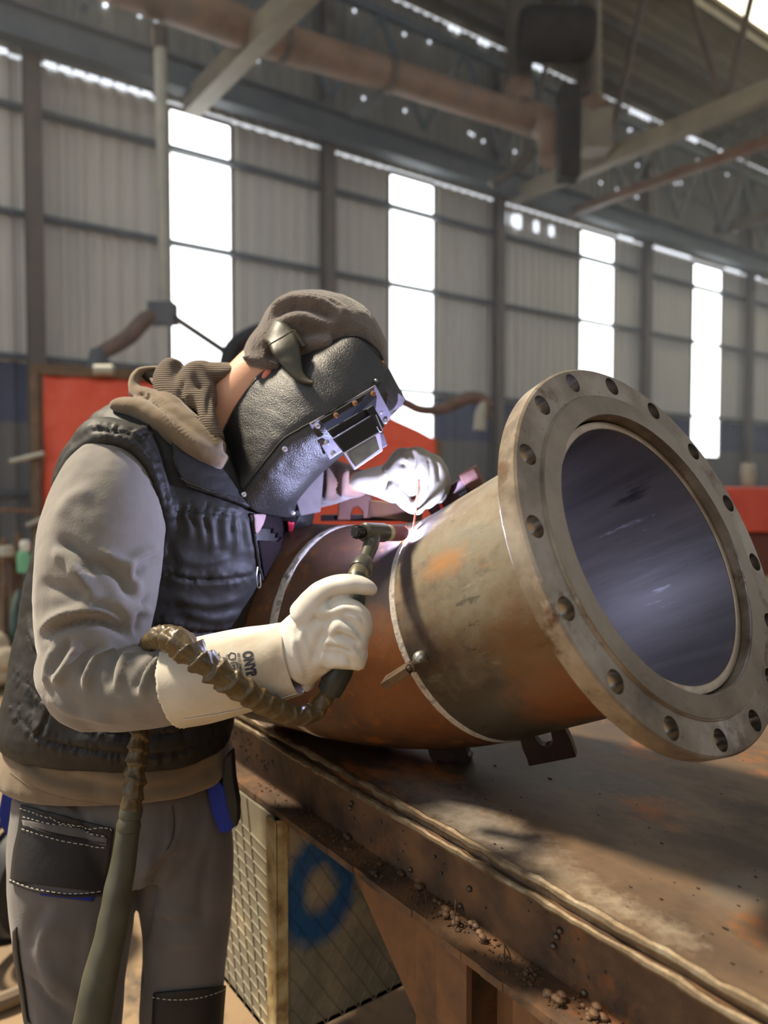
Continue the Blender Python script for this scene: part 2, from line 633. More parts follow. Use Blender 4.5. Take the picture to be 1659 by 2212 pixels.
# large extraction duct with its drops
t = thing('extraction_duct', 'thick rusty brown round duct running high along the back wall', 'duct', P(1165, 262, 13.6))
g = MB().tube([P(230, -50, 9.0), P(600, 90, 10.8), P(860, 168, 12.2), P(1150, 262, 13.6)], [.26, .25, .24, .24], n=28)
obj('duct_pipe', g, m_duct, t)
g = MB().tube([P(1120, 252, 13.55), P(1165, 262, 13.6), P(1192, 285, 13.5), P(1196, 320, 13.45), P(1192, 350, 13.4)], [.26, .28, .28, .25, .22], n=24, sub=5)
obj('duct_elbow', g, m_duct, t)
for px, py, Y in ((600, 90, 10.8), (830, 160, 12.0), (1140, 259, 13.6)):
    a = P(px, py, Y); b = P(px + 12, py + 4, Y + .06)
    obj('duct_flange', MB().tube([a, b], .27, n=28), m_duct2, t)
obj('duct_stay', MB().tube([P(1150, 325, 13.4), P(1120, 360, 13.3), P(1060, 400, 13.2)], [.09, .08, .07], n=10, sub=3), m_duct2, t)
obj('bracket', MB().tube([P(830, 180, 12.0), P(815, 210, 12.1), P(760, 250, 12.2)], .06, n=10, sub=3), m_steel, t)
t = thing('duct_riser', 'rusty vertical duct rising to the roof above the end of the thick duct', 'duct', P(1120, 240, 13.8))
obj('riser_pipe', MB().tube([P(1122, -20, 14.2), P(1122, 190, 13.8)], .24, n=20), m_duct2, t)
obj('riser_collar', MB().tube([P(1122, 190, 13.8), P(1122, 225, 13.7)], [.27, .2], n=20), m_duct, t)
t = thing('duct_riser', 'square-bottomed vertical duct hanging right of the thick duct end', 'duct', P(1270, 330, 14.0))
obj('riser_pipe', MB().tube([P(1272, 0, 14.4), P(1272, 215, 14.0)], .22, n=20), m_duct2, t)
obj('riser_collar', MB().tube([P(1268, 215, 14.0), P(1285, 245, 14.0)], [.24, .30], n=20), m_duct, t)
obj('riser_box', MB().bar(P(1285, 245, 14.0), P(1285, 330, 14.0), .5, .5, up=FW), m_tie, t, smooth=False)
m_fan = mat('dark_fan_brown', [(60, 55, 48), (44, 42, 40)], scale=3, rough=.85)  # dark brown of the fan drum and housing
t = thing('extractor_fan', 'dark extractor fan unit hanging between the two duct risers', 'fan', P(1200, 80, 13.0))
obj('fan_drum', MB().lathe([(.05, -.6), (.36, -.6), (.42, -.5), (.42, .5), (.36, .6), (.05, .6)], P(1200, 75, 13.0), RT, n=32, caps=True), m_fan, t)
g = MB(); g.box((-.17, -.2, -.75), (.17, .2, .75), Matrix.Translation(P(1228, 290, 12.9)) @ Matrix.Rotation(-YAW, 4, 'Z'))
obj('fan_housing', g, m_fan, t, smooth=False, bevel=.03)
for px in (1160, 1240):
    a = P(px, 60, 13.0); obj('hanger', MB().bar(a, Vector((a.x, a.y, rz(a.y))), .06, .06), m_steel, t, smooth=False)
# ================================================================== things in the back of the hall
m_galv = mat('galvanised', [(150,150,140), (176,172,156)], scale=5, rough=.5, metal=.3)
m_rubber = mat('black_rubber', (34, 35, 38), rough=.6)
m_hosebr = mat('dusty_hose', [(96,82,74), (124,104,92)], scale=6, rough=.8)
t = thing('fume_extractor', 'pale hanging extraction pole with two hose arms at its foot, left', 'fume arm', P(348, 680, 9.6))
obj('pole', MB().tube([P(345, 62, 9.6), P(356, 655, 9.6)], [.075, .075], n=18), m_galv, t)
obj('pole_collar', MB().tube([P(345, 62, 9.6), P(346, 105, 9.6)], .10, n=18), m_duct2, t)
obj('joint', MB().box((-.16, -.12, -.13), (.16, .12, .13), Matrix.Translation(P(352, 678, 9.6)) @ Matrix.Rotation(-YAW, 4, 'Z')), m_steel, t, smooth=False)
obj('arm_hose', MB().tube([P(345, 680, 9.6), P(315, 690, 9.5), P(275, 730, 9.4), P(215, 765, 9.3)], [.08, .1, .1, .09], n=14, sub=5), m_hosebr, t)
obj('nozzle', MB().tube([P(215, 755, 9.3), P(212, 800, 9.3)], [.1, .14], n=14), m_steel, t)
obj('strut', MB().tube([P(368, 680, 9.6), P(496, 766, 9.4)], .045, n=10), m_duct2, t)
obj('rubber_hose', MB().tube([P(490, 800, 9.3), P(500, 760, 9.3), P(525, 735, 9.3), P(575, 715, 9.3), P(640, 720, 9.3), P(700, 780, 9.3)], .11, n=14, sub=5), m_rubber, t)

t = thing('hose_boom', 'grey hose drooping across the window with a pale nozzle hanging from it', 'hose', P(1040, 860, 9.0))
obj('boom_hose', MB().tube([P(800, 850, 8.6), P(870, 868, 8.7), P(905, 884, 8.8), P(945, 885, 8.9), P(990, 868, 9.0), P(1015, 858, 9.0), P(1045, 862, 9.0), P(1062, 880, 9.0)], [.05, .055, .055, .06, .07, .07, .06, .05], n=14, sub=6), m_hosebr, t)
obj('nozzle', MB().tube([P(1046, 866, 9.0), P(1040, 890, 9.0), P(1036, 930, 9.0)], [.05, .07, .08], n=14), m_galv, t)
obj('clip', MB().tube([P(1055, 870, 9.0), P(1058, 905, 9.0)], .03, n=10), m_duct2, t)

# red welding curtains in frames
m_red = mat('red_curtain', [(230,102,74), (222,88,62), (238,118,90)], scale=2.2, rough=.45, bump=.5, bscale=5, bdist=.03)
m_frame = mat('rusty_frame', [(92,76,62), (118,98,78)], scale=8, rough=.8)
def curtain(name, label, pts, Y0, Y1, frame=True):
    """pts: outline in the picture; left edge at Y0, right edge at Y1"""
    x0 = min(p[0] for p in pts); x1 = max(p[0] for p in pts)
    return None
t = thing('welding_curtain', 'bright red welding curtain in a rusty frame behind the welder', 'curtain', cw(-2.9, 6.4, -EYE))
def yat(px): return 6.4 + (px - 80) / 400.0 * .5
nx, nz_ = 60, 34
v = []; f = []
for j in range(nz_ + 1):
    for i in range(nx + 1):
        px = 92 + (560 - 92) * i / nx
        top = 808 + (px - 92) * .06
        py = top + (1290 - top) * j / nz_
        Y = yat(px)
        w = .018 * math.sin(i * .55 + 1.3 * math.sin(j * .12)) * (.4 + j / nz_) + .02 * noise.noise(Vector((i * .12, j * .12, 0)))
        v.append(P(px, py, Y) + FW * w)
for j in range(nz_):
    for i in range(nx):
        k = j * (nx + 1) + i
        f.append((k, k + 1, k + nx + 2, k + nx + 1))
g = MB().add(v, f)
o = obj('curtain_sheet', g, m_red, t)
sm = o.modifiers.new('solid', 'SOLIDIFY'); sm.thickness = .004
for px in (76, 575):
    a = P(px, 800, yat(px)); b = Vector((a.x, a.y, 0))
    obj('post', MB().bar(a, b, .07, .07, up=FW), m_frame, t, smooth=False)
obj('top_rail', MB().bar(P(66, 798, yat(66)), P(580, 826, yat(580)), .05, .08), m_frame, t, smooth=False)
for py, a, b in ((990, 22, 96), (1128, 58, 100)):
    obj('clamp_bar', MB().tube([P(a, py + 8, 6.3), P(b, py - 10, 6.33)], .022, n=8), m_galv, t)
obj('pipe_fitting', MB().tube([P(205, 800, 6.5), P(245, 800, 6.5)], .05, n=12), m_galv, t)

t = thing('red_screen', 'red welding screen with a sloping top edge behind the mask and left glove', 'curtain', cw(.2, 7.5, -EYE))
prof = [(600, 850), (700, 865), (790, 858), (850, 905), (905, 930), (945, 952), (948, 1300), (600, 1330)]
g = MB().prism([P(a, b, 7.4 + (a - 600) * .001) for a, b in prof], FW * .02)
obj('screen_sheet', g, m_red, t, smooth=False)
a = P(948, 950, 7.75)
obj('post', MB().bar(a, Vector((a.x, a.y, 0)), .06, .06, up=FW), m_frame, t, smooth=False)
a = P(602, 850, 7.4)
obj('post', MB().bar(a, Vector((a.x, a.y, 0)), .06, .06, up=FW), m_frame, t, smooth=False)

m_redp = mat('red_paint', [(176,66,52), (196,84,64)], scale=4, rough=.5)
t = thing('red_machine', 'red painted machine body at the right edge behind the flange', 'machine', cw(3.4, 6.6, -EYE))
g = MB()
p0 = P(1572, 1052, 6.6); p1 = P(1760, 1050, 6.6)
def slab(px0, py0, px1, py1, Y, d):
    a, b, c_, e = P(px0, py0, Y), P(px1, py0, Y), P(px1, py1, Y), P(px0, py1, Y)
    return MB().prism([a, b, c_, e], FW * d)
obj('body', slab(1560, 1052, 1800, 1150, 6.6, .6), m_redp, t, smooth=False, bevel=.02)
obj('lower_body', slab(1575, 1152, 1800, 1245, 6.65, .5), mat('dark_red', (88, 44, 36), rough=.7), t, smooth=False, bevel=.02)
for px in (1600, 1780):
    a = P(px, 1245, 6.75); obj('leg', MB().bar(a, Vector((a.x, a.y, 0)), .1, .1, up=FW), m_frame, t, smooth=False)
obj('cap', MB().tube([P(1616, 1050, 6.7), P(1616, 1028, 6.7), P(1616, 1000, 6.7)], [.05, .07, .06], n=14), m_galv, t)

# left rear: racks, reel, bottle
m_rod = mat('rust_rod', [(96,66,52), (128,104,84)], scale=10, rough=.8)
t = thing('steel_rack', 'rusty rack of upright posts and a rail at the left edge', 'rack', cw(-3.0, 5.9, -EYE))
for px, top, Y in ((28, 1190, 5.9), (38, 1152, 6.0), (8, 1165, 5.8)):
    a = P(px, top, Y); obj('post', MB().tube([a, Vector((a.x, a.y, 0))], .024, n=8), m_rod, t)
obj('rail', MB().bar(P(-60, 1205, 5.85), P(90, 1212, 5.9), .04, .05), m_rod, t, smooth=False)
obj('rail', MB().bar(P(-60, 1098, 6.0), P(70, 1104, 6.1), .03, .03), m_rod, t, smooth=False)
t = thing('spray_bottle', 'pale green and white bottle standing on the rack rail', 'bottle', P(52, 1240, 5.9))
obj('bottle_body', MB().lathe([(.0, 0), (.045, 0), (.05, .02), (.05, .13), (.03, .17), (.02, .18), (.0, .18)], P(52, 1236, 5.84) , UP, n=20), mat('pale_green', (120, 190, 150), rough=.4), t)
obj('bottle_cap', MB().lathe([(.0, 0), (.035, 0), (.04, .05), (.03, .08), (0, .08)], P(54, 1190, 5.84), UP, n=16), mat('white_plastic', (225, 225, 215), rough=.4), t)
tag(obj('white_can', MB().lathe([(0, 0), (.06, 0), (.06, .03), (.05, .07), (0, .07)], P(14, 1200, 5.7), UP, n=20), m_galv), 'small pale tin on the rack rail at the left edge', 'can')
t = thing('cable_drum', 'dark green cable drum with a pale top standing behind the welder', 'drum', P(85, 1415, 5.75))
ax = (RT * .95 + FW * .25).normalized()
cc = P(98, 1356, 5.75)
obj('drum_flange', MB().lathe([(.30, -.03), (.32, 0), (.30, .03), (.1, .035), (.0, .035)], cc - ax * .16 + UP * 0, ax, n=40), mat('green_paint', [(38,58,54), (60,84,78)], scale=6, rough=.5), t)
obj('drum_flange', MB().lathe([(.0, -.03), (.30, -.03), (.32, 0), (.30, .03), (.0, .03)], cc + ax * .2, ax, n=40), mat('green_paint_b', (44, 62, 58), rough=.5), t)
obj('drum_core', MB().lathe([(.24, -.16), (.25, 0), (.24, .2)], cc, ax, n=40), mat('beige_cable', [(170,146,112), (196,172,140)], scale=14, rough=.8), t)
tag(obj('rag_heap', MB().ball(P(-22, 1400, 5.3), (.13, .14, .13)).ball(P(-2, 1425, 5.25), (.12, .12, .10)).ball(P(-45, 1420, 5.3), (.17, .1, .13)).ball(P(-25, 1460, 5.25), (.2, .16, .08)), mat('pale_rag', [(196,184,160), (160,148,128)], scale=10, rough=.9)), 'pale crumpled rag heap left of the green cable drum', 'rags')

# on the floor at the left, behind the legs
t = thing('cable_reel', 'black open reel of cable lying upright behind the right leg', 'reel', cw(-1.28, 2.35, -EYE))
c0 = P(52, 1880, 2.35); ax = (RT * .9 - FW * .45).normalized()
obj('reel_rim', MB().tube([c0 + (ax.cross(UP) * math.cos(a) + UP * math.sin(a)) * .20 for a in [math.pi * 2 * i / 40 for i in range(41)]], .016, n=10, caps=False), m_rubber, t)
obj('reel_coil', MB().lathe([(.14, -.06), (.17, -.05), (.18, 0), (.17, .05), (.14, .06)], c0 + ax * .05, ax, n=40), m_rubber, t)
for k in (-1, 1):
    obj('reel_foot', MB().tube([c0 + ax.cross(UP) * .1 * k - UP * .16, Vector((c0.x, c0.y, 0)) + ax.cross(UP) * .2 * k + UP * .01], .012, n=8), m_rubber, t)
m_pipe = mat('old_pipe', [(110,96,80), (136,118,96)], scale=8, rough=.7)
def ground_tube(name, label, cat, pts, r, m):
    tag(obj(name, MB().tube([on_z(a, b, r) for a, b in pts], r, n=10, sub=4), m), label, cat)
ground_tube('floor_cable', 'thin grey cable across the floor at hip height of the picture, left edge', 'cable', [(-80, 1692), (10, 1690), (60, 1692), (160, 1700)], .014, m_galv)
ground_tube('floor_pipe', 'dark thin pipe lying on the floor left of the thigh pocket', 'pipe', [(-80, 1836), (0, 1834), (60, 1842)], .018, m_rod)
ground_tube('floor_pipe', 'brown thicker pipe lying slanted on the floor beside the right knee', 'pipe', [(-90, 2035), (0, 1995), (60, 1962), (140, 1935)], .03, m_pipe)
ground_tube('floor_pipe', 'brown pipe on the floor lowest at the left edge', 'pipe', [(-90, 2190), (0, 2165), (60, 2140), (120, 2120)], .025, m_pipe)
# ================================================================== the welding table
TZ = EYE - .495                  # top of the table
TX = .707                        # its near long edge (a line x = TX)
_l = Vector((TX + .7, .8, 0))
def _tb(px, py):
    q = on_z(px, py, TZ) - _l; return (q.x, q.y, q.z)
m_top = mat('table_top_steel', [(54,44,36), (84,68,52), (112,90,68), (76,62,50)], scale=3.2, detail=10, rough=.42, rough2=.6, metal=.35,
            bump=.35, bscale=40, stretch=(1, .6, 1), contrast=(.34, .68),
            spots=[((150,92,46), 5.0, .56, .66), ((58,46,40), 2.0, .56, .66), ((150,140,122), 9, .70, .74)],
            blobs=[(_tb(930,1715), (1,.45,0), 0, .04, .03, 60, (150,142,132), .6), (_tb(1060,1795), (1,.4,0), 0, .035, .03, 70, (160,152,142), .6),
                   (_tb(1230,1900), (1,.5,0), 0, .02, .025, 60, (190,176,150), .35), (_tb(1330,1955), (1,.6,0), 0, .015, .02, 60, (200,186,160), .35),
                   (_tb(1440,2010), (1,.6,0), 0, .012, .02, 70, (200,186,160), .35), (_tb(1590,1920), (.6,1,0), 0, .03, .015, 40, (118,112,104), .5)])
m_edge = mat('worn_edge', [(176,164,138), (120,104,82), (70,58,46)], scale=14, rough=.28, rough2=.6, metal=.7, bump=.5, bscale=50)
m_beam = mat('beam_rust', [(44,35,28), (88,66,48), (124,90,58)], scale=9, detail=12, rough=.65, metal=.1, bump=1.0, bscale=50,
             spots=[((134,84,44), 8, .60, .70), ((40,34,30), 5, .60, .68)])
m_spatter = mat('spatter_metal', [(110,100,90), (54,46,40)], scale=40, rough=.4, metal=.5)
m_debris = mat('rust_crumbs', [(64,44,30), (104,74,46)], scale=60, rough=.9)
t = thing('welding_table', 'long rusty steel welding table with worn top and channel-iron edge', 'table', (TX + .7, .8, 0))
Y0, Y1 = -.6, 2.05
TXF = 2.3
g = MB().box((TX, Y0, TZ - .018), (TXF, Y1, TZ))
o = obj('table_top', g, m_top, t, smooth=False)
# worn upper edge: bead and second lip below
def lip(x, z, r, seed, sx=1.0):
    rn = random.Random(seed); pts = []; rr = []
    y = Y0
    while y < Y1:
        pts.append(Vector((x + rn.uniform(-.0015, .0015), y, z + rn.uniform(-.0012, .0012)))); rr.append(r * rn.uniform(.75, 1.2)); y += .02
    return MB().tube(pts, rr, n=8)
obj('edge_bead', lip(TX - .002, TZ - .004, .0062, 1), m_edge, t)
obj('edge_lip', lip(TX - .008, TZ - .022, .0055, 2), m_edge, t)
# channel: upper flange, web, lower flange (opening outwards)
obj('channel_web', MB().box((TX + .040, Y0, TZ - .150), (TX + .048, Y1, TZ - .018)), m_beam, t, smooth=False)
obj('channel_flange', MB().box((TX - .006, Y0, TZ - .030), (TX + .040, Y1, TZ - .018)), m_beam, t, smooth=False)
g = MB(); rn = random.Random(3); y = Y0
while y < Y1:
    y2 = min(Y1, y + .04)
    x = TX - .014 + rn.uniform(-.0015, .0015) - (.010 if y < .78 else 0)
    g.box((x, y, TZ - .158), (TX + .045, y2, TZ - .146)); y = y2
obj('channel_flange', g, m_beam, t, smooth=False)
obj('end_channel', MB().box((TX + .04, Y1 - .02, TZ - .150), (TXF, Y1, TZ - .018)), m_beam, t, smooth=False)
obj('far_channel', MB().box((TXF - .01, Y0, TZ - .150), (TXF, Y1, TZ - .018)), m_beam, t, smooth=False)
# debris and spatter on the lower flange
g = MB(); rn = random.Random(8)
for k in range(420):
    y = Y0 + .9 + rn.random() ** 1.3 * 1.15 * (1 if rn.random() < .6 else .8)
    x = rn.uniform(TX - .01, TX + .038); s = rn.uniform(.0008, .0030)
    g.ball((x, y, TZ - .146 + s * .5), (s, s * rn.uniform(.7, 1.5), s * .8), n=3)
o = obj('debris', g, m_debris, t, smooth=False); o['kind'] = 'stuff'
g = MB()
for k in range(60):
    y = rn.uniform(.55, 1.25); s = rn.uniform(.0008, .0026)
    if rn.random() < .5: g.ball((TX + .038, y, TZ - rn.uniform(.05, .146)), (s, s, s), n=5)
    else: g.ball((rn.uniform(TX, TX + .03), y, TZ - .145), (s, s, s * .7), n=5)
for y, z in ((.95, .13), (.83, .135), (.81, .10), (.64, .08), (.645, .09), (.65, .105), (.60, .14), (1.12, .08), (1.125, .09)):
    g.ball((TX + .038, y, TZ - z), (.004, .005, .0045), n=6)
o = obj('spatter', g, m_spatter, t); o['kind'] = 'stuff'
g = MB(); rn = random.Random(31)
for k in range(26):
    y = rn.uniform(.42, 1.2); s_ = rn.uniform(.003, .008)
    p_ = Vector((rn.uniform(TX + .004, TX + .036), y, TZ - .147))
    for q_ in range(3):
        g.ball(p_ + Vector((rn.uniform(-1, 1), rn.uniform(-1.4, 1.4), rn.uniform(0, 1.1))) * s_, (s_ * .8, s_, s_ * .7), n=5)
_lm = g.mesh('lumps'); wrinkle_later = _lm
o = obj('slag_lumps', _lm, m_beam, t); o['kind'] = 'stuff'
# pitted spots of slag on the sunlit part of the web
g = MB()
for k in range(70):
    y = rn.uniform(1.42, 1.75); z = TZ - rn.uniform(.04, .14); s = rn.uniform(.0015, .004)
    g.ball((TX + .040, y, z), (s * .6, s, s), n=4)
o = obj('slag_pits', g, mat('slag_dark', (40, 34, 30), rough=.7), t); o['kind'] = 'stuff'
# loose wires
for a in ((.80, .84, .02), (.86, .93, .01), (.70, .74, .0)):
    obj('wire_scrap', MB().tube([(TX, a[0], TZ - .142), (TX + .02, (a[0] + a[1]) / 2, TZ - .135 + a[2]), (TX + .036, a[1], TZ - .143)], .0009, n=6, sub=4), m_spatter, t)
# legs
m_leg = mat('leg_rust', [(66,48,34), (120,84,52), (92,66,46)], scale=6, detail=11, rough=.7, bump=.8, bscale=40, spots=[((56,44,36), 4, .58, .68)])
def zt(): return TZ - .158
def legat(pxa, pya):
    p = on_x(pxa, pya, TX); return p.y
ya, yb, yc, yd = legat(882, 2000), legat(943, 2000), legat(1008, 2060), legat(1085, 2120)
obj('leg', MB().box((TX + .015, yb, 0), (TX + .13, ya, zt())), m_leg, t, smooth=False)
obj('leg', MB().box((TX + .000, yc, 0), (TX + .010, yb, zt())), m_leg, t, smooth=False)
obj('leg_plate', MB().box((TX + .06, yd, 0), (TX + .07, yc, zt())), m_leg, t, smooth=False)
obj('leg_plate', MB().box((TX + .02, -.35, 0), (TX + .03, yd, zt() - .0)), m_leg, t, smooth=False)
q = [on_x(a, b, TX + .03) for a, b in ((735, 1835), (900, 1960), (884, 2200))]
q0 = q[0]; q0.z = zt(); q[1].z = zt(); q[1].y = ya; q[2].y = ya
obj('gusset', MB().prism(q, (.012, 0, 0)), m_leg, t, smooth=False)
for y in (Y1 - .12,):
    obj('leg', MB().box((TXF - .16, y - .1, 0), (TXF - .04, y, TZ - .15)), m_leg, t, smooth=False)
obj('leg', MB().box((TXF - .16, -.3, 0), (TXF - .04, -.2, TZ - .15)), m_leg, t, smooth=False)
obj('leg', MB().box((TX + .30, Y1 - .16, 0), (TX + .4, Y1 - .06, TZ - .15)), m_leg, t, smooth=False)

# scratches and wipe marks on the top: pale streaks as thin films of dust
m_dust = mat('pale_dust', [(160,152,140), (120,110,98)], scale=60, rough=.8)

# diamond-plate box under the table
m_chk = mat('checker_plate', [(156,152,134), (128,124,110), (170,160,136)], scale=5, rough=.45, metal=.25, bump=.2, bscale=80,
            spots=[((120,96,60), 9, .62, .70), ((120,96,60), 30, .66, .72)])
m_blue = mat('blue_paint', [(24,74,116), (36,96,140)], scale=18, rough=.5)
m_wht = mat('chipped_cream_paint', [(196,180,140), (170,148,104), (110,80,50)], scale=20, rough=.6, bump=.5, bscale=60, contrast=(.35, .68))
corner = on_z(594, 2232, 0) ; 
corner = cw((594 - 829.5) / FPX * 1.95, 1.95, -EYE)
corner = Vector((.690, 1.30, 0))
t = thing('checker_plate_box', 'cream diamond-plate steel box with a blue sprayed ring under the table', 'box', (corner.x + .4, corner.y + .4, 0))
bx0, by0 = corner.x, corner.y
rc = on_y(690, 1922, by0)
m_chkf = mat('checker_plate_sprayed', [(156,152,134), (128,124,110), (170,160,136)], scale=5, rough=.45, metal=.25, bump=.2, bscale=80,
             spots=[((120,96,60), 9, .62, .70), ((120,96,60), 30, .66, .72)],
             blobs=[((rc.x - bx0 - .4, - .4, rc.z), (1.0, 0, .80), .036, .090, .012, 18, (24, 86, 140), .95)])
zb = TZ - .162
z0 = .34
# walls of the box: along -x face (sunlit) and -y face (shaded)
obj('side_panel', MB().box((bx0, by0, z0), (bx0 + .012, by0 + .6, zb)), m_chk, t, smooth=False)
obj('front_panel', MB().box((bx0, by0, z0), (bx0 + .62, by0 + .012, zb)), m_chkf, t, smooth=False)
obj('back_panel', MB().box((bx0, by0 + .59, z0), (bx0 + .62, by0 + .6, zb)), m_chk, t, smooth=False)
obj('end_panel', MB().box((bx0 + .61, by0, z0), (bx0 + .62, by0 + .6, zb)), m_chk, t, smooth=False)
for fx, fy in ((.03, .03), (.57, .03), (.03, .55), (.57, .55)):
    obj('foot', MB().box((bx0 + fx, by0 + fy, 0), (bx0 + fx + .03, by0 + fy + .03, z0)), m_frame, t, smooth=False)
obj('bottom_panel', MB().box((bx0, by0, z0), (bx0 + .62, by0 + .6, z0 + .01)), m_chk, t, smooth=False)
obj('corner_angle', MB().box((bx0 - .006, by0 - .006, z0), (bx0 + .022, by0, zb)).box((bx0 - .006, by0 - .006, z0), (bx0, by0 + .034, zb)), m_wht, t, smooth=False, bevel=.002)
# raised bars of the plate, crossed
g = MB()
def bars(face, n_s, n_z, ln=.034):
    for j in range(n_z):
        for i in range(n_s):
            s = .05 + i * .046 + (.023 if j % 2 else 0); z = .04 + j * .040
            if z > zb - .03: continue
            for d in (1,) if (i + j) % 2 else (-1,):
                h = ln * .5
                if face == 'y':
                    a = Vector((bx0 + s - h * .62, by0, z - h * d)); b = Vector((bx0 + s + h * .62, by0, z + h * d))
                    g.bar(a, b, .004, .0055, up=Vector((0, 1, 0)))
                else:
                    a = Vector((bx0, by0 + s - h * .62, z - h * d)); b = Vector((bx0, by0 + s + h * .62, z + h * d))
                    g.bar(a, b, .0055, .004, up=Vector((1, 0, 0)).cross(b - a))
def lattice(face, w, step_s=.040, slope=1.55):
    """continuous crossing ribs of the diamond plate"""
    H = zb - z0 - .005
    for d in (1, -1):
        s = -H / slope
        while s < w + H / slope:
            # line z = .02 + slope*(x-s) for d=1, mirrored for d=-1
            pts = []
            x0 = max(0, s) if d == 1 else min(w, s)
            x1 = min(w, s + H / slope) if d == 1 else max(0, s - H / slope)
            if (x1 - x0) * d > .02:
                za = z0 + slope * abs(x0 - s); zc = z0 + slope * abs(x1 - s)
                if face == 'y':
                    g.bar((bx0 + x0, by0 - .0005, za), (bx0 + x1, by0 - .0005, zc), .0022, .0024, up=Vector((0, 1, 0)))
                else:
                    g.bar((bx0 - .0005, by0 + x0, za), (bx0 - .0005, by0 + x1, zc), .003, .003, up=Vector((1, 0, 0)))
            s += step_s
lattice('y', .62)
o = obj('tread_ribs', g, m_chkf, t, smooth=False)
g = MB()
def ribs_x():
    z = z0 + .01
    while z < zb - .06:
        g.bar((bx0 - .0005, by0 + .01, z + .0), (bx0 - .0005, by0 + .58, z + .06), .003, .003, up=Vector((1, 0, 0))); z += .026
    s = .03
    while s < .46:
        g.bar((bx0 - .0005, by0 + s, z0), (bx0 - .0005, by0 + s + .10, zb), .0025, .0025, up=Vector((1, 0, 0))); s += .038
ribs_x()
o = obj('tread_ribs', g, m_chk, t, smooth=False)
# ================================================================== the pipe, its flange and its elbow
FC = cw(.3883, 1.0599, -.0899)
AX = (RT * .5958 - FW * .6873 + UP * .4155).normalized()      # out of the flange face
HA = UP.cross(AX).normalized(); HB = AX.cross(HA)              # the bolt circle's axes
m_fl = mat('flange_steel', [(92,82,70), (132,120,104), (164,154,140)], scale=9, detail=10, rough=.38, rough2=.52, metal=.5,
           bump=.15, bscale=120, contrast=(.32, .66), spots=[((96,74,54), 11, .57, .66), ((186,178,170), 5, .60, .68), ((84,66,50), 30, .62, .70)])
m_face = mat('machined_face', [(108,96,80), (146,134,116)], scale=12, detail=8, rough=.34, rough2=.48, metal=.55, bump=.12, bscale=160,
             spots=[((118,98,74), 8, .62, .72)])
m_bore = mat('drilled_bore', (150, 146, 140), rough=.22, metal=.9)
m_in = mat('pipe_inside', [(54,50,49), (78,73,70), (44,41,40)], scale=9, detail=10, rough=.5, metal=.15, bump=.3, bscale=60, stretch=(1,1,.14),
           spots=[((34,32,32), 12, .58, .64), ((128,126,132), 22, .64, .68)])
m_weld = mat('ground_seam', [(150,144,134), (188,182,172), (84,76,68)], scale=60, rough=.7, metal=.1, bump=.6, bscale=160, contrast=(.3, .72))
m_rim = mat('cut_rim', [(150,132,110), (176,160,140), (150,92,50)], scale=14, rough=.4, metal=.5, contrast=(.4, .75))

def bvh_(me): return BVHTree.FromPolygons([v.co.copy() for v in me.vertices], [tuple(p.vertices) for p in me.polygons])
t = thing('flanged_pipe', 'large rusty steel pipe elbow with a sixteen-hole flange on the table', 'pipe', (FC.x - .1, FC.y + .15, TZ))
RO, RB, RI = .284, .2625, .2058
th = .036
# flange plate with sixteen drilled holes (boolean, evaluated to a mesh)
prof = [(RI, 0), (.238, 0), (.240, -.003), (RO - .003, -.003), (RO, -.006), (RO, -th + .003), (RO - .003, -th), (RI, -th), (RI, 0)]
fl = MB().lathe(prof, FC, AX, n=192).mesh('flange')
fo = bpy.data.objects.new('tmp_f', fl); C.objects.link(fo)
cut = MB()
for k in range(16):
    tt = 1.80497448 - k * 2 * math.pi / 16
    # the fitted circle: a = up x n, b = n x a
    c = FC + (HA * math.cos(tt) + HB * math.sin(tt)) * RB
    cut.tube([c + AX * .02, c - AX * .06], .0148, n=32)
co = bpy.data.objects.new('tmp_c', cut.mesh('cut')); C.objects.link(co)
co.data.materials.append(m_bore)
fl.materials.append(m_fl)
bo = fo.modifiers.new('b', 'BOOLEAN'); bo.object = co; bo.operation = 'DIFFERENCE'; bo.solver = 'EXACT'; bo.material_mode = 'TRANSFER'
dg = bpy.context.evaluated_depsgraph_get()
fm = bpy.data.meshes.new_from_object(fo.evaluated_get(dg))
bpy.data.objects.remove(fo); bpy.data.objects.remove(co)
o = bpy.data.objects.new('flange', fm); C.objects.link(o)
fm.transform(Matrix.Translation(-t.location)); o.parent = t
for p in fm.polygons: p.use_smooth = True
fm.set_sharp_from_angle(angle=R_(30))
print('flange mats', [m.name if m else None for m in fm.materials], len(fm.polygons))
# raised face with fine machining rings, just proud of the flange
g = MB().lathe([(RI + .0005, -.004), (RI + .0005, .0012), (.2365, .0012), (.238, -.001)], FC, AX, n=160)
obj('raised_face', g, m_face, t)

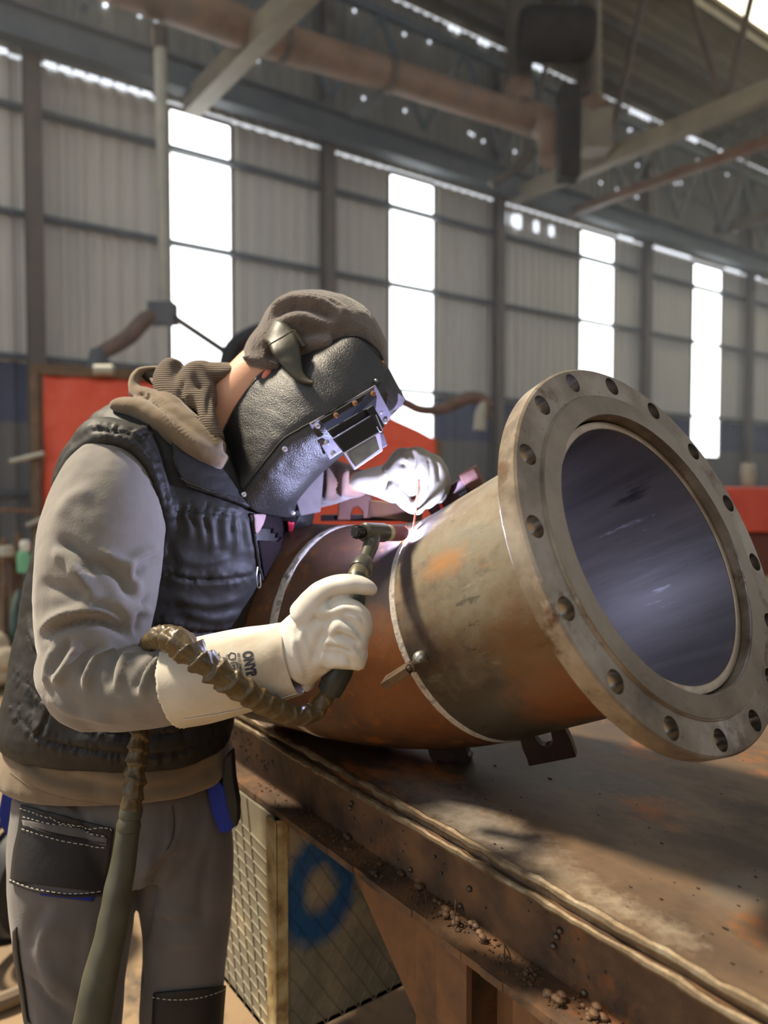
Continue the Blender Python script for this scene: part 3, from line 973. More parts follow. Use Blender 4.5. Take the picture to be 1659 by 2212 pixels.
# straight pipe, set a little off centre in the bore and back from its face
OFF = HA * 0
PC = FC + OFF
PF = Matrix((HA, HB, AX)).transposed().to_4x4(); PF.translation = PC
SL = .355
def pl_(px, py):
    """a picture point on the straight pipe, in the pipe's own axes"""
    d = (P(px, py, 1) - CAMP).normalized(); m = CAMP - PC
    dp = d - AX * d.dot(AX); mp = m - AX * m.dot(AX)
    A = dp.dot(dp); B = 2 * dp.dot(mp); Cc = mp.dot(mp) - .2032 ** 2
    q = max(0, B * B - 4 * A * Cc)
    h = CAMP + d * ((-B - math.sqrt(q)) / (2 * A)) - PC
    return (h.dot(HA), h.dot(HB), h.dot(AX))
m_pipe1 = mat('mill_scale_pipe', [(84,80,68), (118,112,94), (104,84,60), (70,60,50)], scale=5, detail=10, rough=.5, rough2=.62, metal=.12, stretch=(1,1,.35),
              bump=.12, bscale=90, contrast=(.30, .70), spots=[((158,104,52), 6, .59, .70), ((56,46,40), 3.4, .57, .67), ((176,168,148), 8, .68, .74), ((144,136,112), 30, .58, .66), ((60,50,42), 46, .60, .66)],
              blobs=[(pl_(905,1425), (1,1,1), 0, .045, .03, 40, (44,38,34), .85), (pl_(1080,1560), (1,1,.55), 0, .12, .05, 22, (40,32,26), .8),
                     (pl_(1180,1430), (1,1,1.2), 0, .085, .03, 26, (112,76,38), .75), (pl_(1010,1180), (1,1,.5), 0, .07, .05, 30, (140,138,120), .55),
                     (pl_(960,1215), (1,2.2,1), 0, .035, .03, 50, (156,104,48), .7), (pl_(1250,1520), (1,1,.8), 0, .07, .03, 30, (128,76,36), .7),
                     (pl_(880,1210), (1,.5,4), 0, .06, .02, 40, (66,56,52), .7)])
g = MB().lathe([(.2005, -.016), (.2032, -.018), (.2032, -SL + .004), (.199, -SL)], PC, AX, n=160)
obj('straight_pipe', g, m_pipe1, t, frame=PF)
g = MB().lathe([(.1905, -SL - .02), (.1905, -.017), (.1915, -.0160)], PC, AX, n=160)
obj('pipe_bore', g, m_in, t, frame=PF)
g = MB().lathe([(.1912, -.0160), (.1920, -.0155), (.2022, -.0155), (.2034, -.018)], PC, AX, n=160)
obj('pipe_rim', g, m_rim, t)
obj('back_weld', MB().lathe([(.2030, -th - .006), (.2090, -th - .0035), (.2120, -th + .001)], FC, AX, n=120), m_weld, t)

# elbow: swept circle
E0 = PC - AX * SL
E2 = cw(-.070, 1.465, -.287); T2 = (-RT * .79 + FW * .61).normalized()
E3 = cw(-.215, 1.565, -.287); T3 = (-RT * .86 + FW * .50).normalized()
def herm(p0, t0, p1, t1, n):
    L = (p1 - p0).length
    out = []
    for i in range(n + 1):
        s = i / n
        out.append(p0 * (2*s**3 - 3*s*s + 1) + t0 * L * (s**3 - 2*s*s + s) + p1 * (-2*s**3 + 3*s*s) + t1 * L * (s**3 - s*s))
    return out
path = herm(E0, -AX, E2, T2, 14) + herm(E2, T2, E3, T3, 5)[1:]
g = MB().tube(path, [.2025] * len(path), n=128, caps=False)
g2 = MB().tube(path, [.1945] * len(path), n=128, caps=False)
g.add(g2.v, g2.f)
_em = g.mesh('e'); _et = bvh_(_em)
def el_(px, py):
    h = _et.ray_cast(CAMP, (P(px, py, 1) - CAMP).normalized())[0]
    h = (h if h is not None else P(px, py, 1.3)) - t.location
    return (h.x, h.y, h.z)
m_elb = mat('rusted_elbow', [(58,44,33), (98,68,44), (80,60,46), (46,38,31)], scale=5, detail=9, rough=.42, rough2=.6, metal=.15,
            bump=.15, bscale=70, contrast=(.30, .68), spots=[((140,86,40), 10, .60, .70), ((128,80,40), 38, .56, .64), ((44,36,32), 26, .60, .66), ((44,34,30), 3, .58, .66)],
              blobs=[(el_(850,1230), (1,1,1), 0, .07, .03, 30, (48,42,46), .7), (el_(900,1520), (1,1,1), 0, .12, .05, 24, (122,72,30), .6),
                     (el_(740,1180), (1,1,1), 0, .06, .04, 30, (92,64,50), .6), (el_(820,1440), (1,1,1), 0, .06, .03, 24, (132,80,34), .55),
                     (el_(700,1300), (1,1,1), 0, .06, .04, 30, (50,40,34), .6)])
obj('elbow', g, m_elb, t)
def ringline(c, ax, r, w, a0=0, a1=2 * math.pi, seed=1, h=.002):
    """weld seam: slightly uneven raised band round the pipe"""
    ax = ax.normalized(); u = UP.cross(ax).normalized(); q = ax.cross(u)
    n = 220; v = []; f = []
    rn = random.Random(seed)
    for i in range(n + 1):
        a = a0 + (a1 - a0) * i / n
        ww = w * (1 + .18 * noise.noise(Vector((i * .21, seed, 0)))); d = u * math.cos(a) + q * math.sin(a)
        for s, hh in ((-1, -.001), (-.75, h), (0, h * 1.15 + .0004 * rn.random()), (.75, h), (1, -.001)):
            v.append(c + d * (r + hh) + ax * (ww * .5 * s))
    for i in range(n):
        for k in range(4):
            f.append((i * 5 + k, i * 5 + k + 1, (i + 1) * 5 + k + 1, (i + 1) * 5 + k))
    return MB().add(v, f)
obj('weld_seam', ringline(PC - AX * (SL + .002), AX, .2025, .0165, seed=1, h=.0015), m_weld, t, label='pale ground seam being welded')
obj('weld_seam', ringline(E2, -T2, .2025, .021, seed=5, h=.0010), m_weld, t, label='pale ground seam nearer the welder')
# ================================================================== modelling tools for soft things
def loft(rows, sub=6, n=36, cap=True, power=2.0, frame='path', roll=0.0):
    """rows: (px, py, Y, half width px, half depth m[, tilt deg]); the section is an ellipse across the
    path ('path') or lies level with a tilt ('level')"""
    R = [list(r) + [0] * (6 - len(r)) for r in rows]
    for r in R:
        if r[4] is None or r[4] == 0: r[4] = r[3] * r[2] / FPX
    Q = interp_rows(R, sub) if sub > 1 else [np.array(r, float) for r in R]
    cs = [P(q[0], q[1], q[2]) for q in Q]
    v = []
    for i, q in enumerate(Q):
        t = cs[min(i + 1, len(cs) - 1)] - cs[max(i - 1, 0)]
        t.normalize()
        if frame == 'path':
            view = (cs[i] - CAMP).normalized()
            a = t.cross(view)
            if a.length < 1e-4: a = RT.copy()
            a.normalize(); b = a.cross(t).normalized()
            # keep one sense
            if b.dot(FW) < 0: b = -b
        else:
            tl = R_(q[5]); a = RT * math.cos(tl) + UP * math.sin(tl); b = FW.copy()
            rr = R_(roll)
            a, b = a * math.cos(rr) + b * math.sin(rr), b * math.cos(rr) - a * math.sin(rr)
        w = q[3] * q[2] / FPX; d = q[4]
        if frame == 'path' and i:
            if a.dot(pa) < 0: a = -a
        pa = a
        for k in range(n):
            an = 2 * math.pi * k / n
            c, s = math.cos(an), math.sin(an)
            if power != 2.0:
                c = math.copysign(abs(c) ** (2 / power), c); s = math.copysign(abs(s) ** (2 / power), s)
            v.append(cs[i] + a * (w * c) + b * (d * s))
    f = []
    m = len(Q)
    for i in range(m - 1):
        for k in range(n):
            k2 = (k + 1) % n
            f.append((i * n + k, i * n + k2, (i + 1) * n + k2, (i + 1) * n + k))
    if cap:
        f.append(tuple(range(n))[::-1]); f.append(tuple(range((m - 1) * n, m * n)))
    g = MB(); g.v = [tuple(p) for p in v]; g.f = f
    return g

def pball(px, py, Y, rpx, rd=None, ang=0, r2=None):
    """ellipsoid: rpx along the angle ang (picture degrees, anticlockwise), r2 across, rd in depth (m)"""
    k = Y / FPX
    a = RT * math.cos(R_(ang)) + UP * math.sin(R_(ang)); b = UP * math.cos(R_(ang)) - RT * math.sin(R_(ang))
    M = Matrix((a, FW, b)).transposed()
    return MB().ball(P(px, py, Y), (rpx * k, rd if rd else rpx * k, (r2 or rpx) * k), M, n=16)

def union(lofts):
    """each closed piece with its faces turned outwards, in one mesh"""
    bm = bmesh.new()
    for g in lofts:
        me = g.mesh('t')
        b2 = bmesh.new(); b2.from_mesh(me)
        bmesh.ops.recalc_face_normals(b2, faces=b2.faces)
        vol = b2.calc_volume(signed=True)
        if vol < 0: bmesh.ops.reverse_faces(b2, faces=b2.faces)
        b2.to_mesh(me); b2.free()
        bm.from_mesh(me); bpy.data.meshes.remove(me)
    me = bpy.data.meshes.new('u'); bm.to_mesh(me); bm.free()
    return me

def solid(lofts, voxel=.006, smooth=6, fac=.5):
    me = union(lofts)
    o = bpy.data.objects.new('tmp', me); C.objects.link(o)
    r = o.modifiers.new('r', 'REMESH'); r.mode = 'VOXEL'; r.voxel_size = voxel; r.adaptivity = 0
    s = o.modifiers.new('s', 'SMOOTH'); s.factor = fac; s.iterations = smooth
    dg = bpy.context.evaluated_depsgraph_get()
    m2 = bpy.data.meshes.new_from_object(o.evaluated_get(dg))
    bpy.data.objects.remove(o); bpy.data.meshes.remove(me)
    return m2

def bvh(me):
    return BVHTree.FromPolygons([v.co.copy() for v in me.vertices], [tuple(p.vertices) for p in me.polygons])

def cast(tree, px, py):
    d = (P(px, py, 1.0) - CAMP).normalized()
    h = tree.ray_cast(CAMP, d)
    return h  # loc, normal, index, dist

def densify(pts, step=5):
    out = []
    if len(pts) > 2:
        pp = interp_rows(pts, 8)
    else:
        pp = [np.array(p, float) for p in pts]
    for i in range(len(pp) - 1):
        a, b = pp[i], pp[i + 1]
        L = np.hypot(*(b - a)[:2]); n = max(1, int(L / step))
        for k in range(n): out.append(a + (b - a) * k / n)
    out.append(pp[-1])
    return out

def sculpt(me, strokes, taper=True):
    """strokes: (picture polyline, width m, height m). Each is laid on the surface and the cloth near it
    is raised (or pressed in when the height is negative)"""
    tree = bvh(me)
    kd = KDTree(len(me.vertices))
    for i, v in enumerate(me.vertices): kd.insert(v.co, i)
    kd.balance()
    nrm = [v.normal.copy() for v in me.vertices]
    disp = np.zeros(len(me.vertices))
    for pts, w, h in strokes:
        pts = densify(pts)
        pos = []
        for q in pts:
            hit = cast(tree, q[0], q[1])
            if hit[0] is not None:
                if pos and (hit[0] - pos[-1]).length > .06: continue
                pos.append(hit[0])
        if len(pos) < 2: continue
        acc = {}
        n = len(pos)
        for k, p in enumerate(pos):
            tp = 1.0
            if taper:
                tp = min(1, (k + .5) / (n * .25), (n - k - .5) / (n * .25)); tp = tp * tp * (3 - 2 * tp)
            for co, idx, dist in kd.find_range(p, w * 2.4):
                val = math.exp(-(dist / w) ** 2) * tp
                if val > acc.get(idx, 0): acc[idx] = val
        for idx, val in acc.items(): disp[idx] += h * val
    for i, v in enumerate(me.vertices):
        if disp[i]: v.co += nrm[i] * disp[i]
    me.update()
    return me

def wrinkle(me, amp, scale, stretch=(1, 1, 1), seed=0, ridged=False):
    ns = [v.normal.copy() for v in me.vertices]
    for i, v in enumerate(me.vertices):
        q = Vector((v.co.x * scale * stretch[0] + seed, v.co.y * scale * stretch[1], v.co.z * scale * stretch[2]))
        t = noise.noise(q) + .5 * noise.noise(q * 2.1)
        if ridged: t = .5 - abs(t) * 1.6
        v.co += ns[i] * (t * amp)
    me.update()
    return me

def patch(tree, left, right, off=.003, n=24, m=16, thick=.002):
    """a piece of cloth or leather laid on a surface between two picture polylines"""
    Lp = interp_rows(left, 8) if len(left) > 2 else [np.array(left[0], float) * (1 - k / 8) + np.array(left[1], float) * k / 8 for k in range(9)]
    Rp = interp_rows(right, 8) if len(right) > 2 else [np.array(right[0], float) * (1 - k / 8) + np.array(right[1], float) * k / 8 for k in range(9)]
    Lp = np.array(Lp); Rp = np.array(Rp)
    def at(A, t):
        x = t * (len(A) - 1); i = min(int(x), len(A) - 2); return A[i] + (A[i + 1] - A[i]) * (x - i)
    v = []; last = None; nn = []
    for i in range(n + 1):
        for j in range(m + 1):
            q = at(Lp, i / n) * (1 - j / m) + at(Rp, i / n) * (j / m)
            h = cast(tree, q[0], q[1])
            if h[0] is not None and (last is None or abs(h[3] - last) < .12):
                v.append(h[0] + h[1] * off); last = h[3]
            else:
                d = (P(q[0], q[1], 1) - CAMP).normalized()
                v.append(CAMP + d * (last if last else 1.2))
    f = []
    for i in range(n):
        for j in range(m):
            k = i * (m + 1) + j
            f.append((k, k + 1, k + m + 2, k + m + 1))
    bm = bmesh.new()
    vs_ = [bm.verts.new(p) for p in v]
    for q in f: bm.faces.new([vs_[k] for k in q])
    bmesh.ops.recalc_face_normals(bm, faces=bm.faces)
    bm.normal_update()
    # face the camera
    if sum((fc.normal.dot(CAMP - fc.calc_center_median()) for fc in bm.faces)) < 0:
        bmesh.ops.reverse_faces(bm, faces=bm.faces)
    me = bpy.data.meshes.new('patch'); bm.to_mesh(me); bm.free()
    return me, thick

def patch_obj(name, tree, left, right, m, parent, off=.003, thick=.002, n=24, mm=16, label=None):
    me, t = patch(tree, left, right, off, n, mm, thick)
    o = obj(name, me, m, parent, angle=0, label=label)
    s = o.modifiers.new('solid', 'SOLIDIFY'); s.thickness = t; s.offset = 1
    return o

def line_on(tree, pts, r, off=.0, n=8, step=4, jit=0):
    """a seam, cord or zip laid along a surface"""
    out = []
    for q in densify(pts, step):
        h = cast(tree, q[0], q[1])
        if h[0] is not None: out.append(h[0] + h[1] * off)
    return MB().tube(out, r, n=n)

def stitches(tree, pts, ln=.004, gap=.003, r=.0005, off=.0008):
    out = []
    for q in densify(pts, 2):
        h = cast(tree, q[0], q[1])
        if h[0] is not None: out.append(h[0] + h[1] * off)
    g = MB(); acc = 0; on = True; start = None
    for i in range(len(out) - 1):
        a, b = out[i], out[i + 1]
        if start is None: start = a
        acc += (b - a).length
        if on and acc > ln:
            g.bar(start, b, r * 2, r * 2); on = False; acc = 0
        elif not on and acc > gap:
            on = True; acc = 0; start = b
    return g
# ================================================================== the welder
m_skin = mat('skin', [(206,150,118), (222,168,134)], scale=14, rough=.5, bump=.08, bscale=160)
m_sleeve = mat('grey_fleece', [(110,106,99), (130,125,118)], scale=7, rough=.95, sheen=.35, bump=.35, bscale=260, bdist=.001)
m_hood = mat('taupe_fleece', [(106,90,68), (126,108,84)], scale=9, rough=.95, sheen=.3, bump=.3, bscale=260, bdist=.001)
m_rib = mat('ribbed_lining', [(98,84,68), (120,104,84)], scale=9, rough=.95, sheen=.2, wave=(75, .9, 'Z', .8), bdist=.0035)
m_vest = mat('black_quilted_nylon', [(30,29,28), (41,40,37)], scale=6, rough=.62, bump=.25, bscale=28, bdetail=3, bdist=.006, spec=.45)
m_blk = mat('black_leather', [(22,22,24), (34,32,34)], scale=20, rough=.65, bump=.3, bscale=120)
m_trs = mat('grey_workwear', [(84,80,79), (104,100,98)], scale=8, rough=.95, sheen=.2, bump=.35, bscale=300, bdist=.001)
m_cuff = mat('suede_cuff', [(180,173,157), (202,195,178), (172,152,124)], scale=7, rough=.9, sheen=.2, bump=.3, bscale=180, bdist=.001, contrast=(.3, .8))
m_glove = mat('white_leather_glove', [(196,192,181), (216,212,202)], scale=7, rough=.45, bump=.2, bscale=34, bdist=.003)
m_beanie = mat('brown_fleece_beanie', [(84,74,66), (104,92,84)], scale=30, rough=1, sheen=.5, bump=1.0, bscale=210, bdist=.003)
m_mask = mat('grainy_black_leather', [(22,22,22), (36,35,34)], scale=30, rough=.48, bump=.9, bscale=420, bdetail=2, bdist=.0016, spec=.8)
m_suede = mat('grey_suede', [(84,78,78), (98,92,92)], scale=30, rough=.9, bump=.5, bscale=260)
m_strap = mat('olive_leather_strap', [(52,50,38), (70,66,50)], scale=14, rough=.5, bump=.25, bscale=90)
m_rivet = mat('rivet_silver', (190, 190, 196), rough=.3, metal=.8)
m_copper = mat('rivet_copper', (170, 128, 98), rough=.3, metal=.85)
m_plastic = mat('black_plastic', (32, 34, 36), rough=.35)
m_plate = mat('lens_plate_leather', [(96,92,104), (120,114,126)], scale=30, rough=.5, bump=.2, bscale=150)
m_glass = mat('dark_lens', [(58,58,50), (100,98,78)], scale=20, rough=.12, metal=.3)
m_chrome = mat('lens_frame', (196, 190, 208), rough=.25, metal=.4)
m_bluec = mat('royal_blue_cloth', [(24,40,120), (32,52,150)], scale=9, rough=.9, bump=.3, bscale=200)
m_stitch = mat('pale_stitching', (200, 196, 182), rough=.8)
m_zip = mat('dark_zip', [(20,20,22), (70,66,66)], scale=160, rough=.4, metal=.4)
m_maroon = mat('maroon_lining', [(16,10,12), (26,15,18)], scale=10, rough=.9, spec=.2, bump=.3, bscale=40)

person = thing('person', 'welder in dark quilted vest and leather mask bending over the pipe', 'person', cw(-.47, 1.42, -EYE))

# ---- the body, one continuous surface (mostly under the clothes)
parts = [
    loft([(262,1760,1.40,175,.10,0),(262,1640,1.395,185,.115,0),(285,1480,1.42,175,.11,-6),(325,1300,1.42,180,.115,-14),(370,1130,1.43,190,.12,-22),(405,1000,1.43,150,.11,-28),(440,945,1.43,70,.07,-30)], frame='level'),
    loft([(425,985,1.44,70,.06),(480,915,1.43,72,.062),(530,858,1.42,72,.062),(585,812,1.42,78,.064),(640,790,1.42,80,.07)]),
    pball(668,772,1.43,126,.076,35,86),
    pball(745,800,1.41,60,.06,35,62), pball(655,862,1.42,56,.055,35,44),
    loft([(720,850,1.40,16,.012),(745,880,1.40,14,.012),(750,892,1.40,8,.008)]),
    loft([(245,1030,1.28,70,.06),(222,1200,1.21,72,.055),(205,1400,1.17,60,.05),(200,1450,1.16,55,.05)]),
    loft([(200,1450,1.16,52,.045),(330,1470,1.11,50,.04),(470,1455,1.09,42,.034),(640,1415,1.07,34,.028)]),
    loft([(560,1010,1.58,60,.06),(650,1040,1.56,42,.045),(740,1042,1.47,26,.03),(850,1035,1.39,22,.022)]),
    loft([(640,1415,1.07,34,.026),(700,1370,1.055,38,.022),(735,1335,1.05,34,.02)]),
    loft([(850,1035,1.39,22,.02),(890,1010,1.38,24,.02)]),
    loft([(165,1740,1.36,92,.085),(160,1950,1.33,90,.085),(155,2150,1.31,72,.07),(150,2212,1.32,66,.062),(140,2500,1.38,48,.045),(138,2680,1.40,40,.04)]),
    loft([(385,1740,1.40,88,.08),(405,1950,1.40,74,.07),(400,2150,1.40,62,.06),(395,2330,1.42,50,.05),(392,2640,1.45,40,.04)]),
]
# fingers inside the gloves and toes inside the boots keep the body whole
for rows in (
    [(725,1325,1.045,12,.009),(770,1328,1.03,11,.009),(786,1360,1.03,9,.008)],
    [(725,1355,1.045,12,.009),(765,1365,1.03,11,.009),(778,1395,1.03,9,.008)],
    [(720,1388,1.045,12,.009),(760,1400,1.03,11,.009),(778,1425,1.03,9,.008)],
    [(705,1415,1.05,11,.009),(750,1430,1.035,10,.008),(770,1435,1.035,8,.008)],
    [(680,1310,1.05,15,.011),(740,1270,1.035,13,.01),(800,1272,1.035,9,.008)],
    [(890,1000,1.38,9,.008),(935,1030,1.365,9,.008),(905,1098,1.35,7,.007)],
    [(895,992,1.38,9,.008),(950,1020,1.37,9,.008),(925,1090,1.355,7,.007)],
    [(865,1040,1.385,10,.009),(880,1075,1.36,9,.008),(890,1098,1.35,7,.007)],
): parts.append(loft(rows))
body = solid(parts, .008, 4)
obj('body', body, m_skin, person, angle=0)
# the tip of the ear
obj('ear', solid([pball(578,812,1.352,18,.010,60,12)], .003, 3), mat('ear_skin', (214, 120, 98), rough=.5), person, angle=0, label='reddish ear below the beanie')

# ---- trousers
tr = [
    loft([(262,1640,1.395,205,.135,0),(264,1720,1.395,212,.142,0),(266,1790,1.395,214,.145,0),(262,1850,1.395,196,.13,0)], frame='level', power=2.3),
    loft([(142,1700,1.36,108,.11),(146,1800,1.345,120,.125),(152,1900,1.33,126,.128),(160,2000,1.325,124,.120),(162,2110,1.32,108,.105),(160,2212,1.32,100,.10),(152,2360,1.35,88,.09),(146,2620,1.40,76,.08)], power=2.2),
    loft([(372,1720,1.40,112,.10),(396,1820,1.40,108,.105),(402,1920,1.40,101,.102),(402,2020,1.40,92,.097),(396,2120,1.40,90,.094),(392,2212,1.41,88,.09),(392,2330,1.42,80,.085),(392,2480,1.44,70,.078)], power=2.2),
]
trm = solid(tr, .0055, 7)
wrinkle(trm, .0022, 16, (1, 1, .6), 3)
sculpt(trm, [
    ([(376,1745),(378,1790),(368,1825),(352,1850)], .004, -.004),
    ([(352,1850),(335,1905),(318,1990),(300,2100)], .012, -.012),
    ([(380,1800),(350,1855),(310,1880)], .009, .006), ([(390,1850),(352,1862)], .008, -.005),
    ([(330,1830),(310,1900),(300,1990)], .014, .007),
    ([(470,1800),(440,1900),(440,2020)], .012, -.005), ([(345,1985),(380,2000),(430,1990)], .007, -.005), ([(330,1960),(370,1975),(420,1965)], .008, .005),
    ([(345,2020),(390,2040),(430,2035)], .007, .004),
    ([(120,1985),(90,2030),(100,2100),(130,2180)], .014, .006), ([(100,1960),(75,1990),(62,2050)], .012, -.006), ([(60,2110),(100,2150),(150,2200)], .010, -.006),
    ([(95,2080),(150,2140),(200,2200)], .012, .006), ([(200,1960),(190,2060),(180,2150)], .012, .004),
    ([(90,1740),(120,1760),(160,1770)], .008, .006), ([(120,1725),(150,1745),(170,1770),(160,1790)], .007, .006), ([(190,1765),(210,1785),(240,1790)], .007, .005),
    ([(100,1750),(140,1780),(200,1795)], .006, -.005), ([(150,1730),(175,1760)], .005, -.005),
    ([(290,2060),(282,2130),(290,2200)], .01, .006), ([(310,2100),(300,2170)], .007, -.005),
])
tro = obj('trousers', trm, m_trs, person, angle=0)
tt = bvh(union([])) if False else None
trm_w = trm.copy(); trm_w.transform(Matrix.Translation(person.location)); ttree = bvh(trm_w)
# thigh pocket with its zip
patch_obj('thigh_pocket', ttree, [(50,1738),(44,1790),(34,1840),(28,1902)], [(246,1790),(242,1830),(234,1880),(222,1926)], m_blk, tro, off=.002, thick=.003, n=26, mm=26, label='black thigh pocket panel')
ptr = ttree
obj('pocket_edge', line_on(ttree, [(28,1903),(80,1922),(150,1934),(222,1930)], .0022, .004), m_blk, tro)
patch_obj('pocket_zip', ttree, [(54,1770),(58,1784)], [(234,1806),(233,1824)], m_trs, tro, off=.0062, thick=.001, n=4, mm=20, label='grey zip strip')
obj('zip_line', line_on(ttree, [(72,1786),(130,1806),(228,1818)], .0012, .008), m_zip, tro)
g = stitches(ttree, [(30,1898),(80,1917),(150,1928),(215,1924)], off=.0068)
for s in ([(50,1746),(120,1768),(200,1785),(244,1790)], [(56,1764),(120,1782),(180,1794),(235,1801)], [(54,1790),(120,1812),(180,1824),(235,1828)]):
    q = stitches(ttree, s, off=.0068); g.add(q.v, q.f)
obj('stitching', g, m_stitch, tro, smooth=False)['kind'] = 'stuff'
patch_obj('belt_tab', ttree, [(58,1700),(48,1722)], [(104,1712),(92,1738)], m_blk, tro, off=.006, thick=.004, n=6, mm=8)
patch_obj('pocket_hem', ttree, [(88,1926),(90,1932)], [(205,1934),(200,1946)], m_bluec, tro, off=.002, thick=.002, n=4, mm=12, label='blue pocket lining edge')
patch_obj('side_stripe', ttree, [(32,2010),(33,2060),(45,2130),(55,2200),(60,2212)], [(40,2000),(44,2060),(56,2140),(64,2200),(72,2212)], m_blk, tro, off=.002, thick=.002, n=20, mm=3, label='dark side stripe')
patch_obj('knee_pad', ttree, [(336,2142),(334,2180),(332,2240),(334,2300)], [(482,2128),(478,2180),(474,2240),(470,2300)], m_blk, tro, off=.002, thick=.004, n=20, mm=16, label='black knee panel')
q = stitches(ttree, [(336,2150),(380,2154),(430,2150),(480,2136)], off=.007); 
obj('stitching', q, m_stitch, tro, smooth=False)['kind'] = 'stuff'
obj('fly_seam', line_on(ttree, [(372,1740),(376,1780),(372,1810),(360,1835)], .0008, .0005), m_blk, tro)
# blue holster pockets on both hips
def flap(pts, Y, d, mm_, name, par, label=None, bevel=.003):
    g = MB().prism([P(a, b, Y + (c if c else 0)) for a, b, c in pts], FW * d)
    return obj(name, g, mm_, par, smooth=False, label=label, bevel=bevel)
flap([(18,1668,0),(28,1690,0),(32,1740,0),(26,1800,0),(14,1806,0),(0,1785,0),(-4,1755,0),(6,1700,0)], 1.44, .05, m_bluec, 'holster_pocket', tro, 'blue holster pocket at the back hip')
flap([(446,1700,0),(466,1684,0),(484,1700,0),(500,1740,0),(508,1786,0),(492,1800,0),(474,1800,0),(458,1760,0)], 1.33, .03, m_bluec, 'holster_pocket', tro, 'blue holster pocket at the front hip')
flap([(484,1640,0),(500,1625,0),(505,1690,0),(514,1740,0),(513,1786,0),(502,1788,0),(490,1745,0),(480,1690,0)], 1.325, .03, m_blk, 'tool_pouch', tro, 'black narrow pouch at the front hip')
# boots
for nm, (px, py, Y) in (('boot', (146, 2650, 1.40)), ('boot', (392, 2620, 1.45))):
    c = P(px, py, Y); c.z = 0
    fwd = (RT * .55 - FW * .83).normalized(); sd_ = fwd.cross(UP)
    M = Matrix((sd_, fwd, UP)).transposed().to_4x4(); M.translation = c
    bt = []
    q = MB().box((-.055, -.10, 0), (.055, .19, .03), M); bt.append(q)
    q = MB().ball(c + fwd * .09 + UP * .05, (.052, .10, .05), M.to_3x3()); bt.append(q)
    q = MB().tube([c + UP * .02 - fwd * .03, c + UP * .12 - fwd * .03, c + UP * .22 - fwd * .03], [.06, .055, .058], n=20); bt.append(q)
    obj(nm, solid(bt, .006, 3), m_blk, person, angle=0)

# ---- hoodie: hem below the vest, then both sleeves
hd = [loft([(256,1664,1.395,246,.165,0),(256,1640,1.395,250,.168,0),(257,1600,1.395,238,.160,0),(262,1560,1.395,224,.145,0),(270,1500,1.395,216,.14,-2)], frame='level', power=2.2)]
hm = solid(hd, .0055, 5)
wrinkle(hm, .002, 14, (1, 1, 1.6), 8)
sculpt(hm, [
    ([(20,1640),(60,1672),(120,1702),(200,1720)], .010, .005),
    ([(30,1612),(80,1662),(150,1690),(240,1702)], .008, -.006),
    ([(100,1660),(180,1690),(270,1705),(360,1705),(440,1690)], .009, -.006),
    ([(120,1650),(200,1672),(300,1688),(400,1684)], .009, .006),
    ([(320,1716),(400,1708),(470,1680)], .010, .006), ([(300,1700),(380,1696),(450,1665),(480,1640)], .008, -.005),
    ([(420,1720),(470,1680),(490,1640)], .008, .005), ([(60,1700),(150,1728),(260,1742),(380,1742)], .004, -.003)])
hoodie = obj('hoodie', hm, m_hood, person, angle=0)
hm_w = hm.copy(); hm_w.transform(Matrix.Translation(person.location)); htree = bvh(hm_w)
obj('hem_seam', line_on(htree, [(22,1668),(80,1706),(160,1728),(260,1740),(360,1740),(440,1715)], .0010, .0002), m_hood, hoodie)

sl = [
    loft([(250,985,1.31,55,.06),(240,1030,1.28,96,.085),(230,1100,1.245,121,.098),(218,1180,1.215,131,.100),(210,1260,1.195,129,.098),(205,1340,1.18,120,.095),(202,1410,1.165,112,.092),(196,1460,1.155,88,.085)]),
    pball(186,1448,1.155,100,.088), pball(205,1470,1.15,104,.09),
    loft([(190,1462,1.15,98,.088),(250,1484,1.135,94,.085),(320,1486,1.115,88,.078),(372,1482,1.10,82,.070),(402,1478,1.095,78,.062)]),
]
sm_ = solid(sl, .0045, 10)
wrinkle(sm_, .0032, 11, (1, 1, 1), 1)
wrinkle(sm_, .0012, 30, (1, 1, 1), 5)
FOLDS = [
    ([(292,1384),(240,1348),(195,1340),(140,1350),(82,1382)], .009, -.012),
    ([(292,1366),(245,1330),(200,1320),(140,1330),(80,1360)], .010, .009),
    ([(283,1372),(258,1335),(225,1310),(180,1296)], .008, -.007),
    ([(330,1330),(290,1310),(240,1288)], .009, .006), ([(300,1345),(262,1315),(215,1300),(170,1302)], .009, .006),
    ([(242,1400),(212,1418),(195,1450),(188,1490)], .009, .009), ([(225,1400),(196,1420),(178,1456)], .007, -.006),
    ([(172,1390),(146,1440),(120,1474)], .009, .008), ([(150,1380),(126,1425),(106,1452)], .008, -.006),
    ([(118,1400),(104,1440),(100,1475)], .008, .005), ([(360,1412),(325,1450),(306,1500)], .008, .007), ([(345,1410),(308,1448),(292,1490)], .007, -.005),
    ([(262,1405),(240,1440),(236,1480)], .008, -.005), ([(276,1412),(262,1440),(258,1480)], .009, .006), ([(388,1420),(362,1460),(350,1510)], .007, .005),
    ([(130,1168),(172,1196),(205,1240)], .010, -.008), ([(120,1190),(160,1218),(190,1262)], .011, .006),
    ([(196,1205),(258,1244),(284,1292)], .010, -.008), ([(210,1190),(272,1226),(302,1280)], .011, .006),
    ([(150,1225),(185,1262),(200,1290)], .012, .005), ([(340,1185),(300,1200),(265,1230)], .009, .006), ([(345,1205),(310,1222),(285,1255)], .008, -.006),
    ([(90,1260),(140,1275),(185,1290)], .010, -.005), ([(130,1110),(150,1080),(190,1060)], .015, .003),
    ([(320,1290),(300,1330),(296,1368)], .008, -.006), ([(100,1500),(160,1535),(250,1560)], .012, .004),
]
